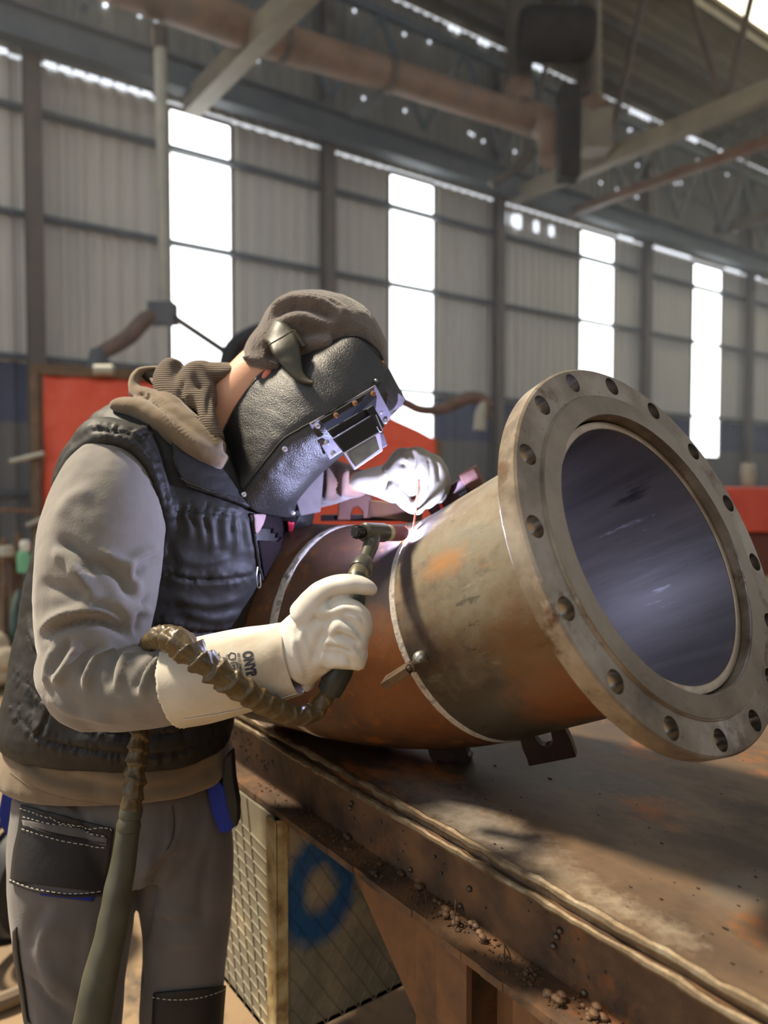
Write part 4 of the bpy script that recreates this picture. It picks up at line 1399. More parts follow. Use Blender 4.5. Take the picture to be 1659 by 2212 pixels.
sculpt(sm_, [(p_, w_ * .9, h_ * 1.7) for p_, w_, h_ in FOLDS])
sleeve = obj('hoodie_sleeve', sm_, m_sleeve, person, angle=0, label='grey fleece sleeve of the torch arm')
sl2 = solid([loft([(545,1010,1.62,85,.09),(620,1030,1.60,72,.075),(680,1042,1.55,58,.06),(725,1040,1.50,46,.05),(772,1044,1.44,30,.035)])], .0045, 5)
wrinkle(sl2, .003, 16, (1, 1, 1), 2)
sculpt(sl2, [([(700,1000),(712,1040),(706,1085)], .008, .007), ([(720,998),(730,1040),(724,1080)], .007, -.006), ([(740,1002),(748,1040),(740,1075)], .007, .006)])
obj('hoodie_sleeve', sl2, mat('brown_fleece', [(118,92,82), (136,108,96)], scale=8, rough=.95, sheen=.3), person, angle=0, label='brown sleeve of the rod arm')

# ---- vest
ve = [
    loft([(258,1596,1.395,238,.166,-3),(259,1560,1.395,246,.176,-3),(268,1500,1.395,243,.172,-4),(286,1430,1.40,246,.165,-5),(306,1340,1.42,250,.165,-9),(330,1240,1.42,250,.165,-14),(360,1140,1.42,248,.165,-19),(385,1060,1.42,240,.160,-24),(400,990,1.42,205,.150,-28),(412,935,1.42,150,.125,-28),(420,900,1.42,90,.09,-28)], frame='level', power=2.2),
    loft([(330,948,1.38,60,.06),(275,965,1.33,62,.06),(225,985,1.30,60,.05)]),                       # shoulder
    loft([(560,1000,1.50,60,.09),(620,1060,1.53,60,.08),(630,1150,1.50,40,.07)]),
]
# padded armhole rim
arm = [(128,1072,1.27),(140,1020,1.26),(180,965,1.25),(235,948,1.235),(292,965,1.235),(330,1010,1.24),(352,1070,1.25),(362,1130,1.27),(350,1210,1.31)]
ve.append(loft([(a, b, c, 17, .02) for a, b, c in arm], sub=6, n=20))
ve.append(loft([(a + (8 if a < 200 else -4), b + (-14 if 150 < a < 340 else 0) - 6, c + .035, 26, .04) for a, b, c in arm], sub=5, n=20))
vm = solid(ve, .0044, 8)
wrinkle(vm, .0035, 11, (1, 1, 1.4), 6)
wrinkle(vm, .0012, 34, (1, 1, 2), 7)
seams = [
    [(24,1452),(60,1478),(105,1515),(150,1548),(250,1580),(360,1586),(490,1560)],
    [(20,1520),(50,1556),(90,1592),(150,1612),(260,1628),(380,1624),(494,1580)],
    [(112,1530),(96,1570),(80,1598)],
    [(60,1360),(90,1420),(120,1470)],
    [(192,930),(238,934),(292,950),(334,996),(356,1060),(362,1120)],
    [(342,918),(315,938),(290,952)],
    [(368,1100),(420,1104),(470,1108),(520,1112)],
    [(345,1235),(420,1252),(500,1250),(560,1238)],
    [(330,1345),(420,1366),(500,1360),(552,1340)],
]
st = [(s, .0035, -.009) for s in seams] + [(s, .018, .006) for s in seams]
# small gathers along the seams
rn = random.Random(2)
for s in seams[:2] + seams[4:9]:
    dd = densify(s, 11)
    for k in range(1, len(dd) - 1):
        p = dd[k]; d = dd[k + 1] - dd[k - 1]; d = d / (np.hypot(*d) + 1e-6); nn = np.array([-d[1], d[0]])
        sg = rn.choice((-1, 1)); L = rn.uniform(8, 24)
        st.append(([tuple(p + nn * sg * 3), tuple(p + nn * sg * L + d * rn.uniform(-4, 4))], .0026, rn.choice((-.0035, .003))))
for x, y0, y1 in ((400,1112,1150),(428,1115,1165),(452,1115,1185),(480,1115,1170),(505,1118,1190),(530,1120,1195)):
    st.append(([(x, y0), (x + 9, (y0 + y1) / 2), (x + 4 + (y1 % 7) * 2, y1 + 14)], .0065, .0035)); st.append(([(x + 12, y0), (x + 19, y1 - 12)], .005, -.0035))
for s in ([(60,1330),(80,1390),(92,1450)], [(90,1370),(110,1430),(150,1480)], [(150,1590),(240,1606),(300,1606)], [(380,1200),(430,1215),(490,1205)], [(370,1290),(450,1305),(530,1290)], [(390,1320),(460,1335),(520,1325)]):
    st.append((s, .009, .006))
for s in ([(78,1400),(90,1440),(118,1492)], [(60,1480),(75,1540)], [(380,1420),(440,1430)], [(365,1175),(380,1230)]):
    st.append((s, .006, -.005))
sculpt(vm, st)
vest = obj('quilted_vest', vm, m_vest, person, angle=0, label='black quilted sleeveless vest')
vm_w = vm.copy(); vm_w.transform(Matrix.Translation(person.location)); vtree = bvh(vm_w)
# ruffled armhole edge
# collar of the vest, in front of the neck
cl = patch_obj('collar', vtree, [(368,925),(372,975),(384,1020),(404,1052)], [(480,985),(500,1030),(514,1065),(530,1100)], m_blk, vest, off=.004, thick=.010, n=26, mm=26, label='black scuffed collar')
cl.modifiers['solid'].thickness = .010
ctree = vtree
obj('zip', line_on(ctree, [(390,1036),(430,1056),(470,1074),(515,1092)], .0020, .015), m_zip, vest)
# front panels and zips
patch_obj('lining', vtree, [(540,1110),(552,1160),(560,1205),(566,1245)], [(640,1118),(612,1165),(590,1210),(572,1250)], m_maroon, vest, off=.003, thick=.003, n=20, mm=12, label='maroon lining in the open front')
patch_obj('shirt', vtree, [(540,1112),(545,1130),(548,1148)], [(566,1112),(562,1130),(550,1152)], mat('pale_pink_shirt', (150, 124, 124), rough=.8), vest, off=.007, thick=.002, n=8, mm=6, label='pale pink shirt at the neck')
patch_obj('lanyard', vtree, [(622,1122),(622,1140),(618,1160)], [(636,1122),(630,1142),(624,1164)], mat('crimson_tape', (168, 30, 52), rough=.6), vest, off=.008, thick=.002, n=8, mm=4, label='crimson tape end')
def zipline(pts, par):
    obj('zip', line_on(vtree, pts, .0030, .003), m_vest, par)
    out = []
    for q in densify(pts, 4):
        h = cast(vtree, q[0], q[1])
        if h[0] is not None: out.append(h[0] + h[1] * .006)
    g = MB()
    for i in range(0, len(out) - 1):
        g.ball(out[i], (.0012, .0012, .0009), n=4)
    o = obj('zip_teeth', g, m_zip, par); o['kind'] = 'stuff'
zipline([(538,1112),(548,1150),(553,1190),(559,1230),(566,1256)], vest)
zipline([(644,1118),(622,1152),(600,1188),(580,1222),(568,1254)], vest)
h = cast(vtree, 558, 1235)[0]
if h is not None:
    obj('zip_pull', MB().tube([P(556,1225,1.235), P(554,1245,1.23), P(557,1268,1.235), P(563,1266,1.235), P(562,1240,1.235)], .0011, n=6, sub=4), m_rivet, vest)

# ---- hood lying on the shoulders
hoodg = [
    loft([(258,876,1.335,12,.02),(268,877,1.33,19,.03),(305,886,1.32,25,.034),(350,912,1.305,27,.034),(400,948,1.292,29,.032),(445,975,1.285,26,.03),(486,1000,1.285,17,.02)]),
    loft([(296,850,1.38,14,.02),(320,858,1.36,20,.02),(365,890,1.32,26,.022),(415,930,1.300,26,.022),(474,972,1.288,18,.02)]),
    loft([(352,796,1.43,5,.02),(318,797,1.415,7,.02),(296,808,1.40,10,.02),(289,828,1.385,12,.02),(300,850,1.37,15,.02),(340,872,1.335,19,.02),(385,906,1.312,20,.02),(430,940,1.294,18,.02),(480,975,1.284,12,.016)]),
    loft([(330,822,1.40,5,.012),(370,858,1.34,9,.014),(420,905,1.310,10,.014),(482,962,1.282,9,.012)]),
]
hgm = solid(hoodg, .0038, 4)
sculpt(hgm, [([(300,832),(330,850),(370,880)], .003, -.002), ([(300,852),(312,852),(322,862)], .004, -.006), ([(318,850),(312,856)], .004, .005),
             ([(320,858),(350,885),(375,912),(420,962)], .0025, -.004), ([(395,868),(440,915),(484,965)], .003, -.003), ([(340,880),(380,925),(430,965)], .005, .003)])
wrinkle(hgm, .0012, 30)
hood = obj('hood', hgm, m_hood, hoodie, angle=0, label='taupe hood folded on the shoulders')
ribg = [
    loft([(392,792,1.42,10,.02),(370,792,1.41,20,.03),(360,815,1.395,28,.03),(362,840,1.375,28,.03),(380,862,1.355,26,.028),(402,876,1.34,18,.022)]),
    loft([(442,790,1.41,12,.02),(418,805,1.39,24,.03),(406,835,1.37,26,.03),(412,860,1.35,26,.028),(425,872,1.335,22,.025)]),
    loft([(425,862,1.345,22,.025),(442,880,1.33,20,.022),(454,915,1.305,18,.02),(474,952,1.292,14,.016)]),
    loft([(430,800,1.42,18,.05),(470,808,1.42,26,.055),(500,800,1.42,18,.05),(515,790,1.42,8,.04)]),
    loft([(440,830,1.40,30,.05),(450,860,1.37,20,.035),(448,885,1.345,16,.025)]),
]
rm_ = solid(ribg, .004, 5)
sculpt(rm_, [([(395,820),(388,850),(398,876)], .006, -.008), ([(458,838),(450,870),(446,900)], .005, -.005)])
obj('ribbed_collar', rm_, m_rib, hoodie, angle=0, label='ribbed lining rolled round the neck')
obj('hood_inside', solid([loft([(312,806,1.43,8,.02),(330,815,1.42,16,.025),(352,828,1.41,12,.02)])], .004, 4), mat('dark_hood_inside', [(60,52,42), (84,72,58)], scale=30, rough=.95), hoodie, angle=0, label='dark inside of the hood')  # darker brown piece filling the hood opening

# ---- beanie
be = [loft([(534,780,1.42,18,.05),(556,764,1.42,34,.068),(585,738,1.42,42,.078),(632,708,1.425,70,.088),(690,704,1.43,74,.090),(745,722,1.43,72,.090),(788,755,1.43,54,.08),(815,785,1.43,30,.06),(826,800,1.43,12,.04)], n=48),
      loft([(560,782,1.39,16,.05),(590,790,1.375,16,.04),(615,792,1.37,12,.03)]),
      loft([(560,775,1.40,24,.05),(600,760,1.385,30,.05)]),
      loft([(610,770,1.38,22,.03),(660,752,1.365,24,.035),(720,740,1.36,22,.035)])]
bm_ = solid(be, .0042, 6)
wrinkle(bm_, .0012, 40)
sculpt(bm_, [
    ([(586,690),(615,668),(655,662),(700,676),(724,690)], .008, -.011), ([(582,682),(600,658),(640,644),(690,650),(730,668)], .009, .008),
    ([(596,700),(640,688),(690,698),(715,712)], .010, .006), ([(640,636),(700,646),(745,668)], .004, -.004), ([(660,634),(720,650),(750,675)], .005, .004),
    ([(545,778),(575,790),(600,800)], .003, -.003), ([(548,768),(580,780),(606,790)], .003, .003)])
beanie = obj('beanie', bm_, m_beanie, person, angle=0, label='dark brown fleece beanie')

# ---- leather welding mask: a shell round the face
rows = [
    [(466,1006,1.375),(492,1038,1.335),(519,1068,1.305),(543,1100,1.31),(590,1114,1.345),(636,1112,1.42),(610,1040,1.53)],
    [(474,958,1.375),(512,1003,1.325),(556,1020,1.285),(582,1056,1.295),(628,1082,1.335),(648,1070,1.42),(625,1005,1.545)],
    [(486,920,1.37),(532,958,1.315),(583,985,1.275),(612,1022,1.29),(668,1036,1.335),(688,1022,1.42),(655,960,1.55)],
    [(508,874,1.365),(562,912,1.305),(614,950,1.27),(644,990,1.285),(700,1006,1.335),(722,990,1.43),(690,920,1.555)],
    [(534,836,1.36),(592,874,1.30),(650,926,1.268),(676,962,1.28),(722,990,1.33),(750,965,1.43),(722,890,1.56)],
    [(562,806,1.355),(632,842,1.295),(692,903,1.268),(712,940,1.28),(756,965,1.33),(780,940,1.43),(750,860,1.56)],
    [(600,786,1.35),(670,812,1.295),(738,877,1.274),(756,912,1.286),(796,938,1.335),(815,910,1.44),(780,835,1.56)],
    [(640,766,1.345),(706,784,1.30),(784,851,1.290),(800,884,1.302),(832,905,1.35),(845,885,1.45),(808,812,1.56)],
    [(676,750,1.345),(738,762,1.31),(820,828,1.312),(838,858,1.325),(858,880,1.37),(864,868,1.46),(826,798,1.56)],
    [(704,742,1.35),(764,736,1.325),(836,800,1.338),(856,832,1.350),(874,862,1.395),(872,856,1.47),(836,790,1.56)],
    [(716,738,1.355),(778,728,1.34),(828,778,1.352),(846,812,1.365),(866,850,1.405),(866,846,1.47),(832,780,1.56)],
]
n1 = 9
colsI = []
for r in rows:
    colsI.append(np.array(interp_rows([list(q) for q in r], n1)))
G = np.array(colsI)                           # rows x cols x 3
G2 = []
for j in range(G.shape[1]):
    G2.append(np.array(interp_rows([list(q) for q in G[:, j, :]], 9)))
G2 = np.array(G2)                             # cols x rows
nc, nr = G2.shape[0], G2.shape[1]
v = []
for i in range(nr):
    for j in range(nc):
        q = G2[j, i]
        s = .0022 * noise.noise(Vector((i * .11, j * .16, 0))) + .0012 * noise.noise(Vector((i * .3, j * .3, 4)))
        # the seam along the front corner is pinched in
        dj = (j - 2 * n1) / 1.6
        s += .0035 * math.exp(-dj * dj)
        v.append(P(q[0], q[1], q[2] + s))
f = []
for i in range(nr - 1):
    for j in range(nc - 1):
        k = i * nc + j
        f.append((k, k + 1, k + nc + 1, k + nc))
me = bpy.data.meshes.new('mask')
me.from_pydata([tuple(q) for q in v], [], f)
bm = bmesh.new(); bm.from_mesh(me); bmesh.ops.recalc_face_normals(bm, faces=bm.faces)
bm.normal_update()
if sum(fc.normal.dot(CAMP - fc.calc_center_median()) for fc in bm.faces) < 0: bmesh.ops.reverse_faces(bm, faces=bm.faces)
bm.to_mesh(me); bm.free()
mtree = bvh(me)
mask = obj('welding_mask', me, m_mask, person, angle=0, label='black grainy leather welding mask')
so = mask.modifiers.new('solid', 'SOLIDIFY'); so.thickness = .003; so.offset = -1
# edge binding and the seam cord along the front corner
obj('edge_binding', line_on(mtree, [(468,1004),(476,958),(488,922),(510,877),(536,840),(564,810),(602,790)], .0018, .0), m_mask, mask)
obj('seam', line_on(mtree, [(521,1066),(556,1018),(583,984),(612,949),(650,926),(692,903),(738,877),(784,851),(820,828)], .0016, .0012, step=3), m_blk, mask)
obj('top_binding', MB().tube([P(704,746,1.345), P(738,730,1.34), P(768,726,1.335), P(796,738,1.34), P(818,760,1.345), P(829,782,1.35)], .0022, n=8, sub=5), m_blk, mask)
obj('neck_flap', MB().prism([P(a, b, c) for a, b, c in ((634,1046,1.40),(690,1004,1.42),(700,1010,1.43),(696,1060,1.43),(692,1106,1.43),(650,1114,1.41),(640,1080,1.40))], FW * .004), m_suede, mask, smooth=False, label='grey suede flap on the far side', bevel=.001)
flp = MB().prism([P(a, b, c) for a, b, c in ((812,842,1.318),(836,820,1.335),(856,846,1.35),(876,860,1.37),(868,878,1.37),(852,886,1.355),(838,905,1.34),(826,880,1.325))], FW * .004)
obj('temple_flap', flp, mat('violet_grey_suede', [(104,98,104), (126,120,128)], scale=60, rough=.8, bump=.5, bscale=260), mask, smooth=False, bevel=.001)
# lens plate
def quad(name, pts, thick, m, label=None, bevel=.0015, par=None):
    q = [P(a, b, c) for a, b, c in pts]
    nv = (q[1] - q[0]).cross(q[-1] - q[0]).normalized()
    if nv.dot(CAMP - q[0]) < 0: nv = -nv
    g = MB().prism(q, nv * -thick)
    return obj(name, g, m, par or mask, smooth=False, label=label, bevel=bevel)
YB = 1.262
quad('lens_plate', [(668,916,YB),(812,832,YB+.028),(846,896,YB+.052),(842,908,YB+.055),(712,994,YB+.034)], .004, m_plate, 'grey leather plate holding the lens')
quad('lens_backing', [(690,908,YB-.005),(802,842,YB+.020),(815,856,YB+.024),(812,884,YB+.034),(720,946,YB+.014)], .003, m_plastic)
quad('lens_cover', [(708,930,YB-.012),(794,880,YB+.008),(806,894,YB+.012),(720,946,YB-.008)], .006, m_plastic, 'upper half of the flip cover')
cov = quad('lens_cover', [(720,948,YB-.022),(806,895,YB-.002),(830,934,YB+.004),(746,980,YB-.016)], .008, m_plastic, 'lower half of the flip cover')
quad('hinge_arm', [(792,884,YB-.004),(806,874,YB),(832,920,YB+.008),(824,930,YB+.006)], .010, m_plastic)
quad('clip', [(826,928,YB+.004),(838,962,YB+.01),(828,968,YB+.008),(818,936,YB+.002)], .004, m_plate)
quad('lens_frame', [(741,978,YB-.018),(821,932,YB-.002),(828,974,YB+.006),(766,1016,YB-.008)], .010, m_chrome, bevel=.002)
quad('lens_glass', [(753,978,YB-.0195),(812,943,YB-.007),(820,970,YB+.000),(768,1008,YB-.0105)], .002, m_glass, 'dark shiny lens', bevel=0)
obj('wire_clip', MB().tube([P(812,896,YB-.012), P(820,915,YB-.008), P(826,930,YB-.004), P(820,932,YB-.006), P(814,922,YB-.01)], .0009, n=6, sub=3), m_rivet, mask)
def rivet(px, py, Y, m, r=.0048):
    c = P(px, py, Y); d = (CAMP - c).normalized()
    obj('rivet', MB().lathe([(0, .0028), (r * .5, .0026), (r * .9, .0015), (r, 0), (r, -.003), (0, -.003)], c, d, n=20), m, mask)
for a in ((686,920,1.262),(706,956,1.270),(720,979,1.278),(822,889,1.308),(832,910,1.312)): rivet(*a, m_rivet)
for a in ((726,897,1.262),(767,871,1.270),(806,850,1.279)): rivet(*a, m_copper)
for a in ((615,970,1.268),(527,1068,1.300),(632,1108,1.385)): rivet(*a, m_rivet)
# neck strap and its hanging tongue
def ribbon(name, rows, m, thick=.003, par=mask, label=None):
    Q = interp_rows([list(a) for a in rows], 7)
    v = []
    for q in Q:
        for j in range(9):
            s = j / 8
            yb = -.004 * math.sin(math.pi * s)
            v.append(P(q[0] * (1 - s) + q[3] * s, q[1] * (1 - s) + q[4] * s, (q[2] * (1 - s) + q[5] * s) + yb))
    f = []
    for i in range(len(Q) - 1):
        for j in range(8):
            k = i * 9 + j; f.append((k, k + 1, k + 10, k + 9))
    o = obj(name, MB().add(v, f), m, par, angle=0, label=label)
    s = o.modifiers.new('s', 'SOLIDIFY'); s.thickness = thick; s.offset = 0
    return o
ribbon('strap', [(560,732,1.375,581,697,1.375),(572,738,1.338,605,693,1.34),(581,744,1.318,632,714,1.325),(588,762,1.302,643,737,1.312),(600,777,1.298,648,762,1.305),(608,788,1.294,650,779,1.300),(622,804,1.290,654,802,1.292),(637,819,1.288,662,815,1.286),(657,828,1.284,669,821,1.282),(675,829,1.28,676,824,1.28)], m_strap, label='olive leather strap with hanging tongue')
ribbon('strap', [(632,716,1.335,638,712,1.335),(640,740,1.328,650,728,1.33),(648,752,1.325,662,748,1.325)], m_strap)
obj('strap_fold', MB().tube([P(580,745,1.300), P(605,731,1.298), P(634,713,1.312)], .0014, n=6, sub=4), m_blk, mask)
obj('buckle', MB().tube([P(556,740,1.37), P(552,733,1.37), P(560,726,1.37), P(566,732,1.365)], .002, n=8, sub=3), m_copper, mask)
obj('press_stud', MB().ball(P(826,783,1.345), .004), m_copper, mask)
obj('press_stud', MB().ball(P(812,822,1.305), .003), m_rivet, mask)

# ---- torch-hand glove: palm, thumb and four curled fingers
gl = [
    loft([(628,1424,1.075,74,.045),(650,1404,1.07,74,.044),(685,1378,1.062,76,.040),(715,1355,1.055,66,.036),(738,1340,1.05,50,.03)]),
    loft([(655,1330,1.06,36,.032),(690,1292,1.048,34,.028),(725,1268,1.038,27,.022),(765,1262,1.030,21,.018),(796,1270,1.028,17,.014),(811,1280,1.03,9,.008)]),
    loft([(700,1325,1.04,26,.02),(745,1316,1.025,25,.019),(776,1332,1.018,24,.018),(786,1362,1.024,20,.016),(778,1378,1.034,14,.012)]),
    loft([(702,1356,1.04,26,.02),(745,1352,1.022,26,.019),(772,1374,1.018,24,.018),(776,1400,1.026,18,.015)]),
    loft([(702,1388,1.042,26,.02),(742,1388,1.024,26,.019),(768,1404,1.02,24,.018),(776,1424,1.028,18,.014)]),
    loft([(695,1415,1.045,28,.02),(735,1420,1.028,25,.018),(765,1426,1.024,22,.017),(780,1436,1.028,15,.013)]),
    loft([(662,1480,1.07,16,.02),(672,1474,1.068,12,.014)]),
]
glm = solid(gl, .0028, 5)
wrinkle(glm, .0012, 30)
sculpt(glm, [
    ([(706,1300),(725,1290),(760,1286),(806,1290)], .0022, -.002),
    ([(709,1302),(716,1296)], .004, -.004),
    ([(716,1300),(712,1312),(740,1302),(775,1306)], .003, -.004),
    ([(735,1330),(752,1322),(776,1332),(790,1352)], .0025, -.0035),
    ([(735,1332),(752,1345),(770,1362),(786,1382)], .003, -.005),
    ([(728,1368),(752,1378),(776,1390)], .003, -.005), ([(700,1395),(735,1402),(762,1412)], .003, -.004),
    ([(766,1395),(775,1405),(784,1410)], .0025, -.003),
    ([(690,1310),(660,1350),(640,1400)], .006, .003), ([(715,1330),(690,1380),(670,1440)], .005, -.0035), ([(730,1345),(705,1395),(688,1445)], .005, .003),
    ([(640,1360),(650,1410),(668,1470)], .005, -.003), ([(632,1370),(640,1420),(655,1468)], .005, .0035), ([(655,1340),(668,1390),(690,1430)], .004, -.002),
    ([(752,1422),(760,1440)], .003, -.003), ([(695,1460),(715,1440),(750,1436)], .005, .002)])
glove = obj('glove', glm, m_glove, person, angle=0, label='white leather glove gripping the torch')
cf = [loft([(388,1478,1.092,93,.074),(440,1467,1.088,94,.072),(520,1447,1.082,91,.066),(590,1431,1.077,84,.058),(636,1421,1.074,80,.052)], n=64)]
# a hollow cuff: outer and inner walls
def shell(rows, thick, n=72, sub=8, fringe=0, m=m_cuff, name='cuff', par=None, label=None):
    g = loft(rows, sub=sub, n=n, cap=False)
    if fringe:
        rn = random.Random(9)
        for k in range(n):
            q = Vector(g.v[k]); q -= RT * rn.uniform(0, fringe) - UP * rn.uniform(-fringe, fringe) * .5; g.v[k] = tuple(q)
    me = g.mesh('cuff')
    return me
cme = shell([(388,1478,1.092,93,.074),(440,1467,1.088,94,.072),(520,1447,1.082,91,.066),(590,1431,1.077,84,.058),(636,1421,1.074,80,.052)], .003, n=120, fringe=.0022)
wrinkle(cme, .0018, 12)
sculpt(cme, [([(398,1552),(480,1538),(560,1520),(640,1494)], .003, .0025), ([(600,1400),(610,1440),(618,1480)], .008, -.002), ([(420,1400),(500,1384),(600,1362)], .010, .002)])
cuff = obj('cuff', cme, m_cuff, glove, angle=0, label='suede gauntlet cuff')
so = cuff.modifiers.new('s', 'SOLIDIFY'); so.thickness = .003; so.offset = -1
cme_w = cme.copy(); cme_w.transform(Matrix.Translation(person.location)); qtree = bvh(cme_w)
obj('cuff_seam', line_on(qtree, [(618,1345),(628,1385),(640,1430),(652,1470),(660,1494)], .0022, .0005), m_glove, glove)
obj('cuff_seam', line_on(qtree, [(396,1553),(480,1540),(560,1521),(640,1496)], .0008, .0015), m_cuff, glove)
# printing on the cuff
m_ink = mat('stamp_ink', [(44,44,54), (66,64,72)], scale=90, rough=.8)
def printed(text, px, py, size, ang, bold=.0, xs=1.0):
    """text with its origin at a picture point, laid on the cuff; size = cap height in picture pixels"""
    cu = bpy.data.curves.new('t', 'FONT'); cu.body = text; cu.size = 1.0; cu.offset = bold
    cu.align_x = 'LEFT'
    to = bpy.data.objects.new('t', cu); C.objects.link(to)
    dg = bpy.context.evaluated_depsgraph_get()
    me = bpy.data.meshes.new_from_object(to.evaluated_get(dg))
    bpy.data.objects.remove(to)
    bm = bmesh.new(); bm.from_mesh(me); bmesh.ops.subdivide_edges(bm, edges=bm.edges, cuts=1); bmesh.ops.triangulate(bm, faces=bm.faces)
    a = R_(ang); s = size / .7
    ok = []
    for q in bm.verts:
        x = q.co.x * s * xs; y = q.co.y * s
        X = px + x * math.cos(a) - y * math.sin(a); Y = py - (x * math.sin(a) + y * math.cos(a))
        h = cast(qtree, X, Y)
        if h[0] is not None: q.co = h[0] + h[1] * .0006
        else: ok.append(q)
    bmesh.ops.delete(bm, geom=ok, context='VERTS')
    bm.to_mesh(me); bm.free()
    return me
def put_text(*a, **k):
    me = printed(*a, **k)
    obj('printing', me, m_ink, glove, smooth=False)
put_text('ONYR', 524, 1409, 21, -79, bold=.055, xs=.66)
put_text('EEE EQUIPMENT', 512, 1411, 6, -82, bold=.01, xs=.75)
put_text('CE', 488, 1414, 7, -80, bold=.01)
put_text('AW', 480, 1420, 8, -72, bold=.01)
put_text('XJ', 465, 1412, 9, -70, bold=.01)
g = MB()
for loop in ([(497,1432),(512,1430),(514,1450),(499,1452),(497,1432)], [(502,1438),(508,1437)], [(503,1444),(510,1443)], [(505,1438),(507,1448)], [(492,1418),(499,1410),(508,1412),(508,1422),(499,1425),(492,1418)]):
    q = line_on(qtree, loop, .0005, .0006, n=6, step=3) if len(loop) == 2 else None
    pts_ = []
    for i in range(len(loop) - 1):
        for k in range(5):
            t_ = k / 5; h = cast(qtree, loop[i][0] * (1 - t_) + loop[i+1][0] * t_, loop[i][1] * (1 - t_) + loop[i+1][1] * t_)
            if h[0] is not None: pts_.append(h[0] + h[1] * .0006)
    q = MB().tube(pts_, .0005, n=6); g.add(q.v, q.f)
obj('printing', g, m_ink, glove)

# ---- rod-hand glove
g2 = [
    pball(888,1045,1.375,34,.026), loft([(845,1036,1.40,34,.034),(872,1015,1.385,40,.034),(900,1008,1.378,42,.034),(925,1022,1.372,38,.03)]),
    loft([(880,994,1.375,24,.022),(905,988,1.37,23,.022),(925,1010,1.362,20,.02),(926,1050,1.352,18,.018),(908,1090,1.342,15,.015),(897,1108,1.335,9,.010)]),
    loft([(905,990,1.38,22,.022),(938,1006,1.372,22,.022),(952,1035,1.364,19,.018),(942,1068,1.352,17,.016),(918,1094,1.345,12,.012)]),
    loft([(925,1005,1.385,18,.02),(954,1030,1.378,16,.018),(958,1058,1.370,14,.016),(944,1082,1.360,12,.012)]),
    loft([(850,1000,1.395,16,.02),(868,985,1.388,18,.02),(888,985,1.38,16,.02)]),
    loft([(850,1052,1.375,22,.020),(866,1074,1.360,17,.017),(882,1094,1.348,13,.013),(892,1106,1.340,8,.009)]),
]
gm2 = solid(g2, .0030, 5)
sculpt(gm2, [([(886,968),(896,990),(890,1022),(884,1046)], .004, -.006), ([(925,985),(930,1020),(926,1060)], .004, -.004), ([(862,1000),(880,1008),(884,1030)], .005, -.005),
             ([(870,985),(880,1000)], .004, .003), ([(905,975),(912,1010),(910,1050)], .006, .003), ([(945,1000),(950,1040)], .003, -.003)])
wrinkle(gm2, .0012, 40)
glove2 = obj('glove', gm2, mat('grey_white_glove', [(130,124,110), (150,144,130)], scale=10, rough=.5, bump=.2, bscale=50), person, angle=0, label='grey-white glove holding the filler rod')
cf2 = solid([loft([(762,1042,1.45,15,.02),(785,1040,1.435,24,.03),(815,1040,1.42,33,.036),(845,1042,1.405,42,.042),(862,1046,1.395,44,.042)])], .004, 4)
obj('cuff', cf2, m_cuff, glove2, angle=0, label='suede cuff of the rod-hand glove')
# ================================================================== torch, cable, filler rod, arc
m_torch = mat('torch_body', [(58,58,50), (78,76,64)], scale=12, rough=.35)
m_cap = mat('torch_cap', (26, 27, 26), rough=.35)
m_ceramic = mat('pink_ceramic', [(142,92,94), (160,106,106)], scale=12, rough=.55)
m_ring = mat('beige_ring', (198, 186, 150), rough=.5)
m_wrap = mat('waxed_leather_wrap', [(44,38,26), (92,76,46), (60,52,36)], scale=22, rough=.42, bump=.7, bscale=50, bdist=.004)
m_tube = mat('olive_cable_sheath', [(60,60,46), (78,76,60)], scale=10, rough=.5, bump=.15, bscale=40)
torch = thing('welding_torch', 'dark welding torch with pink ceramic cup and leather-wrapped cable', 'torch', P(815, 1150, 1.19))
TB, TT = P(768, 1149, 1.165), P(884, 1152, 1.258)
tax = (TT - TB).normalized()
def tp(px): return TB + (TT - TB) * ((px - 768) / 116.0)
g = MB().tube([tp(783), tp(786), tp(826), tp(831)], [.012, .0150, .0150, .0132], n=28)
obj('torch_head', g, m_torch, torch)
g = MB()
pr = [(.0, -.001), (.0075, -.001), (.0095, .002), (.0098, .010), (.0085, .014), (.0085, .022)]
g = MB().lathe(pr, tp(767), tax, n=24, caps=False)
for k in range(12):
    a = k * math.pi / 6; u = tax.cross(UP).normalized(); w = tax.cross(u)
    d = u * math.cos(a) + w * math.sin(a)
    g.bar(tp(768) + d * .0098, tp(778) + d * .0098, .0025, .002, up=d)
obj('back_cap', g, m_cap, torch)
obj('insulator_ring', MB().tube([tp(831), tp(839)], .0132, n=28), m_ring, torch)
obj('ceramic_cup', MB().tube([tp(838), tp(841), tp(862), tp(870), tp(873)], [.0125, .0134, .0134, .0115, .0095], n=28), m_ceramic, torch)
obj('neck', MB().tube([tp(806), P(800,1180,1.17), P(790,1206,1.145), P(785,1216,1.135)], [.0125, .0120, .0108, .0112], n=20, sub=4), m_torch, torch)
obj('neck_boot', MB().tube([P(788,1208,1.142), P(784,1218,1.133), P(779,1232,1.12), P(777,1235,1.117)], [.0110, .0158, .0168, .0150], n=24, sub=3), m_torch, torch)
obj('neck_thread', MB().tube([P(777,1234,1.118), P(773,1244,1.105), P(771,1252,1.10)], [.0145, .0152, .0155], n=24), mat('brass_dull', (110, 104, 84), rough=.4, metal=.5), torch)
obj('handle', MB().tube([P(772,1248,1.10), P(766,1300,1.072), P(752,1380,1.062), P(738,1440,1.062), P(724,1468,1.062), P(712,1492,1.065)], [.0145, .0155, .0165, .018, .0185, .0175], n=24, sub=5), mat('torch_handle', (40, 46, 44), rough=.45), torch)
